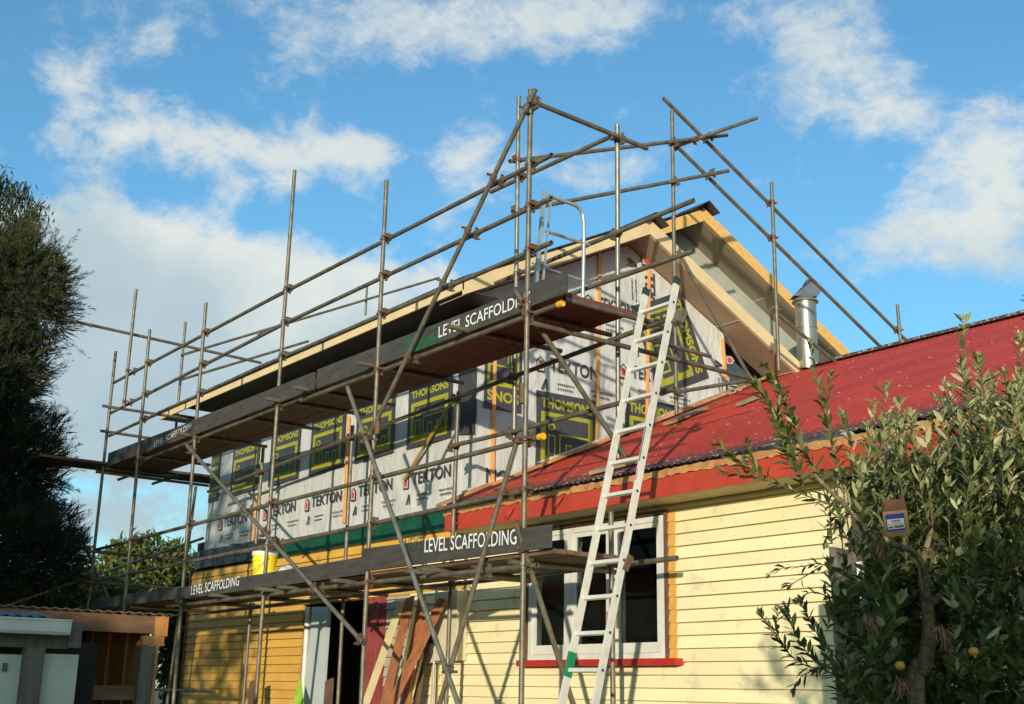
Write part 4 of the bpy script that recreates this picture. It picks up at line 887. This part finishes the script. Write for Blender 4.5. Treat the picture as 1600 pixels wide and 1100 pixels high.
n = len(Pp); V, F = leaves_mesh(Pp, Dd, rand_dir(n), Ll, np.full(n, .024), BL_T, BL_F); mesh_obj('crown', V, F, NEED, tl)
def sprays(clumps, per, needles, slen, nlen, wd, start=.62):
    Ps, Ds, Ls = [], [], []
    for (c, R_, w) in clumps:
        c = np.array(c); R_ = np.array(R_); k = int(per*w); dv = rand_dir(k)
        for q in range(k):
            d0 = dv[q]*.9+np.array((0, 0, .55))+nrng.normal(size=3)*.18; d0 /= np.linalg.norm(d0); p0 = c+dv[q]*R_*(start+.3*nrng.random()); L0 = slen*(.6+.7*nrng.random())
            t = nrng.random(needles); cv = np.array((0, 0, -.25*L0)) if q % 3 else np.array((0, 0, .1*L0)); pp = p0+d0*(t*L0)[:, None]+cv*(t**2)[:, None]
            Ps.append(pp); Ds.append(d0*1.0+rand_dir(needles)*.62); Ls.append(nlen*(1.1-.5*t)*(.7+.5*nrng.random(needles)))
    return np.concatenate(Ps), np.concatenate(Ds), np.concatenate(Ls)
Pp, Dd, Ll = sprays(cl, 125, 46, .42, .12, .01)
n = len(Pp); V, F = leaves_mesh(Pp, Dd, rand_dir(n), Ll, np.full(n, .013), BL_T, BL_F); mesh_obj('feathery_sprays', V, F, NEED, tl)
cl2 = []
for (px, py, rx, ry, w) in ((30, 440, 70, 62, 1.6), (-10, 410, 80, 60, 1), (0, 560, 60, 45, 1)):
    dep = 19.0; s = dep/FPX; cl2.append((D(px, py, dep), (rx*s, rx*s, ry*s), w*(rx*ry)/6000))
Pp, Dd, Ll = sprays(cl2, 150, 50, .44, .12, .01, .7)
n = len(Pp); V, F = leaves_mesh(Pp, Dd, rand_dir(n), Ll, np.full(n, .014), BL_T, BL_F); mesh_obj('sunlit_foliage', V, F, NEED2, tl)  # brighter needle colour paints the sunlight on these clumps
m = MB(); bse = WP[tl.name]; m.path(smoothpts([bse, bse+Vector((.1, 0, 2.5)), bse+Vector((0, .1, 5)), bse+Vector((.1, 0, 7.5))]), [.28-.008*i for i in range(19)], 10)
for (a, b, c2) in (((-40, 800), (20, 700), (70, 640)), ((-60, 880), (10, 850), (70, 815)), ((-60, 720), (-10, 600), (40, 480)), ((-60, 700), (0, 560), (20, 520))):
    m.path(smoothpts([D(*a, 20), D(*b, 19.4), D(*c2, 19.1)]), [.05-.003*i for i in range(13)], 6)
m.build('trunk', BARK, tl)
# drooping gum foliage behind its top
tg = thing('gum_tree', 'gum tree with sparse drooping leaves rising at the top left edge', 'tree', tuple(D(-60, 1000, 24)*np.array((1, 1, 0))))
Ps, Ds = [], []; m = MB(); base = D(-70, 560, 22)
for (px, py) in ((2, 275), (22, 292), (36, 300), (45, 330), (55, 322), (42, 350), (25, 340), (10, 310), (-10, 290), (35, 372), (15, 380), (-15, 360), (5, 400)):
    tip = D(px, py, 22); mid = (base+tip)/2+np.array((0, 0, .35)); pts = smoothpts([base, mid, tip, tip+np.array((.05, .03, -.22))], 8); m.path(pts, [max(.03-.0014*i, .004) for i in range(len(pts))], 5)
    for p in pts[8:]:
        for _ in range(9): Ps.append(np.array(p)+nrng.normal(size=3)*.10); Ds.append(np.array((0, 0, -1))+nrng.normal(size=3)*.45)
n = len(Ps); V, F = leaves_mesh(Ps, Ds, rand_dir(n), .13+.07*nrng.random(n), np.full(n, .036), DL_T, DL_F); mesh_obj('crown', V, F, EUC, tg)
bb = WP[tg.name]; m.path([bb, (Vector(base)+bb)/2, Vector(base)], [.16, .12, .06], 8); m.build('trunk', BARK, tg)
# lighter trees behind the scaffold, left of the ochre wall
def bushy(name, label, base_px, blobs, dep, mt_, dens, ln, wd, grp=None):
    t = thing(name, label, 'tree', tuple(D(*base_px, dep)*np.array((1, 1, 0))), grp); Ps, Ds = [], []; s = dep/FPX
    for (px, py, rx, ry) in blobs:
        k = int(dens*rx*ry/100); dv = rand_dir(k); r_ = nrng.random(k)**.45; pp = D(px, py, dep)+dv*np.array((rx*s, rx*s, ry*s))*r_[:, None]*(1+.2*np.sin(dv[:, :1]*9+dv[:, 2:3]*11)); Ps.append(pp); Ds.append(dv*.6+nrng.normal(size=(k, 3))*.6)
    Ps = np.concatenate(Ps); Ds = np.concatenate(Ds); n = len(Ps); V, F = leaves_mesh(Ps, Ds, rand_dir(n), ln*(.6+.8*nrng.random(n)), np.full(n, wd), DL_T, DL_F); mesh_obj('crown', V, F, mt_, t)
    m = MB(); b0 = WP[t.name]; top = Vector(D(blobs[0][0], blobs[0][1], dep)); m.path(smoothpts([b0, (b0+top)/2+Vector((.2, 0, 0)), top]), [.16-.008*i for i in range(13)], 7)
    for (px, py, rx, ry) in blobs[1:]: e_ = Vector(D(px, py-ry*.5, dep)); m.path(smoothpts([b0+(top-b0)*.5, (b0+(top-b0)*.5+e_)/2+Vector((0, 0, .2)), e_]), [.06-.004*i for i in range(13)], 5)
    m.build('trunk', BARK, t)
bushy('leafy_tree', 'olive green tree behind the scaffold just left of the ochre wall', (230, 1000), ((215, 900, 55, 60), (180, 905, 42, 45), (258, 905, 42, 50), (230, 868, 35, 30), (190, 870, 30, 25), (285, 905, 32, 46), (150, 930, 40, 40), (272, 868, 22, 26)), 33, BGL, 42, .22, .10, 'trees behind the scaffold')
bushy('leafy_tree', 'dark green bush between the shed post and the ochre wall', (275, 1090), ((272, 1010, 24, 70), (280, 1070, 24, 60), (262, 960, 24, 40), (285, 950, 22, 50)), 25, BGD, 110, .13, .07)
bushy('leafy_tree', 'pale yellow-green tree partly hidden behind the dark evergreen', (140, 1000), ((150, 945, 60, 40), (120, 930, 40, 45), (175, 935, 50, 35)), 27, BGL, 48, .18, .08, 'trees behind the scaffold')
# invented offscreen trees, added to shade the shed, far left and lower apple tree
def shade(x, y, rx, ry, z0, z1, n, label):
    t = thing('added_shade_tree', label, 'tree', (x, y, 0)); dv = rand_dir(n); p = np.array((x, y, (z0+z1)/2))+dv*np.array((rx, ry, (z1-z0)/2))*(nrng.random(n)**.35)[:, None]
    V, F = leaves_mesh(p, rand_dir(n), rand_dir(n), np.full(n, .30), np.full(n, .22), DL_T, DL_F); mesh_obj('crown', V, F, BGD, t); MB().cyl((x, y, 0), (x, y, z0+(z1-z0)*.6), .18, .08, 8).build('trunk', BARK, t)
shade(-2.2, -5.6, 2.6, 1.2, .2, 3.6, 7500, 'low dense bush behind the photographer, out of view, added to cast shade')
shade(-8.7, -4.0, 2.3, 1.5, .3, 7.9, 1600, 'tall bushy tree at the left of the photographer, out of view, added to cast shade')
shade(-12.3, -4.2, 2.9, 2.0, .5, 8.0, 8000, 'taller tree far left of the photographer, out of view, added to cast shade')
shade(6.7, -6.2, 1.9, .9, .2, 4.05, 6500, 'bush far behind and right of the photographer, out of view, added to cast shade')

# ---- apple tree, right foreground
ap = thing('apple_tree', 'leafy apple tree with upright shoots in the right foreground, yellow fruit low down', 'tree', tuple(D(1436, 1150, 4.9)*np.array((1, 1, 0))))
AD = 4.9; wood = MB(); tw = MB(); LP, LD, LU, LL, LW = [], [], [], [], []; QP, QD, QU, QL, QW = [], [], [], [], []
def add_leaf(p, d, l, w, pale=False):
    u = np.array((0, 0, 1.0))+nrng.normal(size=3)*.35
    (QP if pale else LP).append(p); (QD if pale else LD).append(d); (QU if pale else LU).append(u); (QL if pale else LL).append(l); (QW if pale else LW).append(w)
def limb(pts, r0_, r1_, mb=wood, n=8):
    q = smoothpts(pts, 6); k = len(q); mb.path(q, [r0_+(r1_-r0_)*i/(k-1) for i in range(k)], n); return q
base = WP[ap.name]
tr = limb([base, D(1432, 1110, AD), D(1446, 1040, AD), D(1452, 985, AD), D(1448, 940, AD)], .040, .024)
limb([D(1450, 955, AD), D(1446, 900, AD-.05), D(1430, 865, AD-.1), D(1400, 852, AD-.2), D(1372, 848, AD-.25), D(1350, 825, AD-.3), D(1325, 795, AD-.3), D(1298, 768, AD-.3), D(1272, 742, AD-.3)], .015, .007)
limb([D(1449, 950, AD), D(1475, 925, AD+.1), D(1508, 898, AD+.2), D(1545, 860, AD+.3), D(1580, 800, AD+.4)], .016, .007)
limb([D(1448, 940, AD), D(1440, 890, AD+.1), D(1455, 820, AD+.2), D(1450, 740, AD+.2)], .018, .007)
def shoot(pts, nl, l=.062, w=.027, pale=.3, r=.0033, side=1.0, tipn=5):
    if r > .003: nl = int(nl*1.5); w = w*.95
    q = smoothpts(pts, 8); k = len(q); tw.path(q, [r*(1-.75*i/(k-1)) for i in range(k)], 5)
    q = [np.array(a) for a in q]; ang = rng.uniform(0, 6)
    for i in range(nl):
        t = (i+.5)/nl*.98; a = t*(k-1); j = int(a); p = q[j]+(q[min(j+1, k-1)]-q[j])*(a-j); d = q[min(j+1, k-1)]-q[max(j-1, 0)]; d /= np.linalg.norm(d)+1e-9
        ang += 2.4+rng.uniform(-.3, .3); o = np.cross(d, (.3, .2, .9)); o /= np.linalg.norm(o)+1e-9; o2 = np.cross(d, o)
        out = o*math.cos(ang)+o2*math.sin(ang); up_ = .35+.6*t
        add_leaf(p, out*side*.75+d*(up_+.35)+nrng.normal(size=3)*.16, 1.38*l*rng.uniform(.5, 1.2)*(1-.25*t), 1.0*w*rng.uniform(.6, 1.25), rng.random() < pale*(.4+t))
    for i in range(tipn):
        add_leaf(q[-1], (q[-1]-q[-3])/np.linalg.norm(q[-1]-q[-3])+nrng.normal(size=3)*.55, l*.6, w*.55, rng.random() < pale*1.5)
def PS_(lst, dep=AD): return [D(x, y, dep) for x, y in lst]
shoot(PS_([(1300, 850), (1290, 760), (1252, 700), (1232, 640), (1195, 572)]), 60, .056, .028, .12)
shoot(PS_([(1255, 760), (1235, 690), (1205, 640), (1178, 600)]), 50, .054, .026, .12)
shoot(PS_([(1245, 740), (1225, 700), (1215, 660), (1222, 610)]), 44, .054, .026, .10)
shoot(PS_([(1320, 900), (1308, 760), (1296, 680), (1282, 620), (1266, 540)]), 34, .050, .024, .3, tipn=14)
shoot(PS_([(1330, 860), (1316, 760), (1300, 690), (1290, 640), (1298, 588)]), 26, .050, .025, .25, tipn=10)
shoot(PS_([(1420, 860), (1408, 760), (1392, 690), (1382, 604)]), 30, .055, .026, .6)
shoot(PS_([(1440, 840), (1425, 740), (1410, 680), (1405, 630)]), 30, .055, .026, .6)
shoot(PS_([(1530, 780), (1520, 680), (1508, 600), (1505, 500)]), 34, .056, .026, .6, tipn=8)
shoot(PS_([(1545, 740), (1535, 640), (1528, 560)]), 26, .056, .026, .6)
shoot(PS_([(1600, 720), (1598, 620), (1592, 524)]), 26, .056, .026, .6); shoot(PS_([(1615, 680), (1612, 560), (1606, 465)]), 22, .05, .024, .5)
shoot(PS_([(1300, 790), (1235, 765), (1180, 745), (1128, 738)]), 36, .050, .022, .15); shoot(PS_([(1180, 745), (1150, 720), (1120, 694)]), 18, .045, .022, .1); shoot(PS_([(1200, 752), (1175, 725), (1168, 690)]), 16, .045, .022, .15)
shoot(PS_([(1330, 905), (1285, 882), (1255, 885), (1222, 888), (1203, 898)]), 18, .040, .024, .1, side=.8)
shoot(PS_([(1285, 884), (1250, 905), (1232, 915)]), 8, .038, .022, .15); shoot(PS_([(1300, 935), (1270, 925), (1245, 938)]), 8, .04, .022, .4)
shoot(PS_([(1350, 1080), (1310, 1045), (1265, 1042), (1232, 1020), (1205, 985), (1188, 958)]), 34, .052, .024, .35)
shoot(PS_([(1330, 1050), (1290, 1010), (1268, 975), (1250, 940)]), 26, .052, .024, .45); shoot(PS_([(1232, 1020), (1215, 990), (1214, 955)]), 14, .045, .022, .4); shoot(PS_([(1280, 1045), (1255, 1055), (1240, 1075)]), 6, .045, .020, .2)
shoot(PS_([(1330, 800), (1300, 820), (1290, 850)]), 8, .045, .022, .3)
shoot(PS_([(1350, 1000), (1318, 960), (1300, 920), (1296, 880)], AD-.1), 20, .058, .030, .25); shoot(PS_([(1345, 930), (1322, 890), (1330, 850)], AD-.05), 16, .055, .028, .3)
shoot(PS_([(1360, 1100), (1325, 1075), (1300, 1040), (1282, 1000)], AD-.1), 22, .058, .028, .2); shoot(PS_([(1340, 870), (1318, 830), (1305, 790)], AD-.05), 14, .05, .026, .25)
shoot(PS_([(1310, 1060), (1270, 1030), (1240, 985), (1228, 950)]), 22, .056, .028, .3); shoot(PS_([(1350, 760), (1330, 700), (1318, 650)], AD-.05), 18, .052, .024, .5)
# the mass of the crown
def topy(x): return float(np.interp(x, [1300, 1340, 1380, 1420, 1460, 1500, 1540, 1580, 1640], [760, 680, 640, 650, 645, 600, 570, 580, 560]))
def leftx(y): return float(np.interp(y, [600, 700, 760, 830, 880, 930, 980, 1040, 1100, 1180], [1370, 1345, 1312, 1335, 1352, 1318, 1300, 1322, 1312, 1300]))
for i in range(500):
    x = rng.uniform(1290, 1680); ty = topy(x); y = rng.uniform(ty+70, 1180)
    if x < leftx(y)+rng.uniform(-12, 45): continue
    dep = AD+rng.uniform(-.35, .75)
    if 1366 < x < 1432 and 765 < y < 880 and dep < AD+.12: dep = AD+rng.uniform(.25, .7)
    if 1405 < x < 1480 and y > 840: dep = AD+rng.uniform(.2, .8)
    ln = rng.uniform(50, 120) if y < 900 else rng.uniform(40, 80); ye = max(y-ln, ty+rng.uniform(-25, 25)); xe = x+rng.uniform(-28, 24)
    if abs(xe-1398) < 34 and ye < 850 and y > 780: dep = AD+rng.uniform(.2, .7)
    if xe < leftx(ye): xe = leftx(ye)+rng.uniform(-18, 40)
    pl = .80 if y < 840 else .20  # more pale leaves high up, painting the lit upper crown
    shoot([D(x, y, dep), D((x+xe)/2+rng.uniform(-6, 6), (y+ye)/2, dep), D(xe, ye, dep+rng.uniform(-.08, .08))], rng.randint(13, 20), .060 if y < 900 else .066, .023 if y < 900 else .036, pl, r=.0028)
for i in range(4300):                 # loose inner and lower foliage
    x = rng.uniform(1325, 1690); y = rng.uniform(topy(x)+90, 1190); dep = AD+rng.uniform(.1, 1.1)
    if x < leftx(y)+rng.uniform(0, 60): continue
    if 1366 < x < 1432 and 765 < y < 880: dep = AD+rng.uniform(.3, 1.0)
    add_leaf(D(x, y, dep), nrng.normal(size=3)+np.array((0, 0, -.2)), rng.uniform(.05, .085), rng.uniform(.03, .045), rng.random() < .06)
V, F = leaves_mesh(LP, LD, LU, LL, LW, LF_T, LF_F); mesh_obj('foliage', V, F, LEAF, ap)
V, F = leaves_mesh(QP, QD, QU, QL, QW, LF_T, LF_F); mesh_obj('pale_lit_shoot_foliage', V, F, LEAF2, ap)
wood.build('trunk', TWIG, ap, smooth=True); tw.build('shoots', SHOOT, ap)
def sphere(mb, c, r, n=14, squash=.93):
    k = len(mb.v)
    for j in range(n//2+1):
        ph = math.pi*j/(n//2); dim = 1-.12*math.exp(-(ph*3)**2)
        for i in range(n): t = 2*math.pi*i/n; mb.v.append((c[0]+r*math.sin(ph)*math.cos(t), c[1]+r*math.sin(ph)*math.sin(t), c[2]+r*squash*dim*math.cos(ph)))
    for j in range(n//2):
        for i in range(n): mb.f.append((k+j*n+i, k+(j+1)*n+i, k+(j+1)*n+(i+1) % n, k+j*n+(i+1) % n)); mb.mi.append(0)
for (x, y, dz) in ((1521, 1018, -.42), (1406, 1040, -.40)):
    m = MB(); c = D(x, y, AD+dz); sphere(m, c, .019); m.build('fruit', FRUIT, ap, smooth=True)
dl_p, dl_d = [], []
for (x, y) in ((1476, 990), (1405, 1065), (1372, 845), (1360, 965)):
    for _ in range(46): dl_p.append(D(x, y, AD-.38)+nrng.normal(size=3)*np.array((.012, .012, .018))); dl_d.append(np.array((0, 0, -1))+nrng.normal(size=3)*.4)
V, F = leaves_mesh(dl_p, dl_d, rand_dir(len(dl_p)), np.full(len(dl_p), .05), np.full(len(dl_p), .008), DL_T, DL_F); mesh_obj('withered_leaves', V, F, DEAD, ap)

# cardboard box trap in the tree
BD = AD-.42
bx = thing('cardboard_box', 'small brown cardboard box with blue and white label hanging in the apple tree', 'box', tuple(D(1400, 840, BD)))
tl_, tr_, br_, bl_ = [Vector(D(*q, BD)) for q in ((1379, 800), (1417, 796), (1422, 835), (1384, 839))]; back = Vector(fwd)*.05+Vector(cr)*.012
MB().hexa([bl_, br_, br_+back, bl_+back, tl_, tr_, tr_+back, tl_+back]).build('body', CARD, bx)
t2, t3 = [Vector(D(*q, BD+.04)) for q in ((1384, 781), (1413, 780))]
MB().hexa([tl_+Vector((0, 0, .0005)), tr_+Vector((0, 0, .0005)), tr_+back*1.3, tl_+back*1.3, t2, t3, t3+back*.3, t2+back*.3]).build('lid', CARDD, bx)
fn = -(tr_-tl_).cross(bl_-tl_).normalized(); fn = fn if fn.dot(Vector(fwd)) < 0 else -fn
def bq(u, v, e): return tl_+(tr_-tl_)*u+(bl_-tl_)*v+fn*e
def brect(mb, u0, v0, u1, v1, e): mb.poly([bq(u0, v1, e), bq(u1, v1, e), bq(u1, v0, e), bq(u0, v0, e)])
m = MB(); brect(m, .08, .12, .86, .80, .0008); lb = m.build('label', BLUE, bx)
m = MB(); brect(m, .12, .32, .82, .72, .0016); m.build('label_field', LBLW, lb)
m = MB(); brect(m, .30, .37, .66, .42, .0022); brect(m, .34, .46, .70, .48, .0022); brect(m, .16, .52, .78, .535, .0022); brect(m, .16, .60, .34, .68, .0022); brect(m, .40, .58, .78, .68, .0022); brect(m, .20, .85, .80, .88, .001); m.build('label_print', mat('grey_print', (.12, .12, .12), None, .6), lb)
MB().path([Vector(D(1398, 781, BD+.05)), Vector(D(1399, 765, BD+.2)), Vector(D(1402, 740, BD+.4))], .0012, 5).build('hanging_wire', mat('wire', (.2, .2, .18), None, .5, .5), bx)
# grey post and pale sheets behind the tree
m = MB(); a, b = P(1295, 855, 'Y', 6.6), P(1322, 858, 'Y', 6.6); m.hexa([(a[0], 6.6, 0), (b[0], 6.6, 0), (b[0], 6.7, 0), (a[0], 6.7, 0), (a[0], 6.6, a[2]+.005), (b[0], 6.6, b[2]-.02), (b[0], 6.7, b[2]-.02), (a[0], 6.7, a[2]+.005)])
tag(m.build('fence_post', GREYW, None), 'weathered grey timber post in front of the cream wall end', 'post')
m = MB(); a, b = P(1322, 880, 'Y', 6.9), P(1352, 880, 'Y', 6.9)
for i in range(8):
    x0 = a[0]+(b[0]-a[0])*i/8; x1 = a[0]+(b[0]-a[0])*(i+1)/8; zt_ = P(1335, 878, 'Y', 6.9)[2]; m.poly([(x0, 6.9+.02*(i % 2), 0), (x1, 6.9+.02*((i+1) % 2), 0), (x1, 6.9+.02*((i+1) % 2), zt_), (x0, 6.9+.02*(i % 2), zt_)])
tag(m.build('corrugated_sheet', mat('pale_blue_sheet', (.42, .50, .50), (.36, .44, .44), .4), None), 'pale blue-grey corrugated plastic sheet standing right of the grey post', 'sheet')
m = MB(); a, b = P(1304, 1000, 'Y', 6.8), P(1330, 1000, 'Y', 6.8); m.box(a[0], b[0], 6.8, 6.83, 0, a[2])
tag(m.build('white_board', SHEDW, None), 'off-white board standing below the grey post, half hidden by apple leaves', 'board')
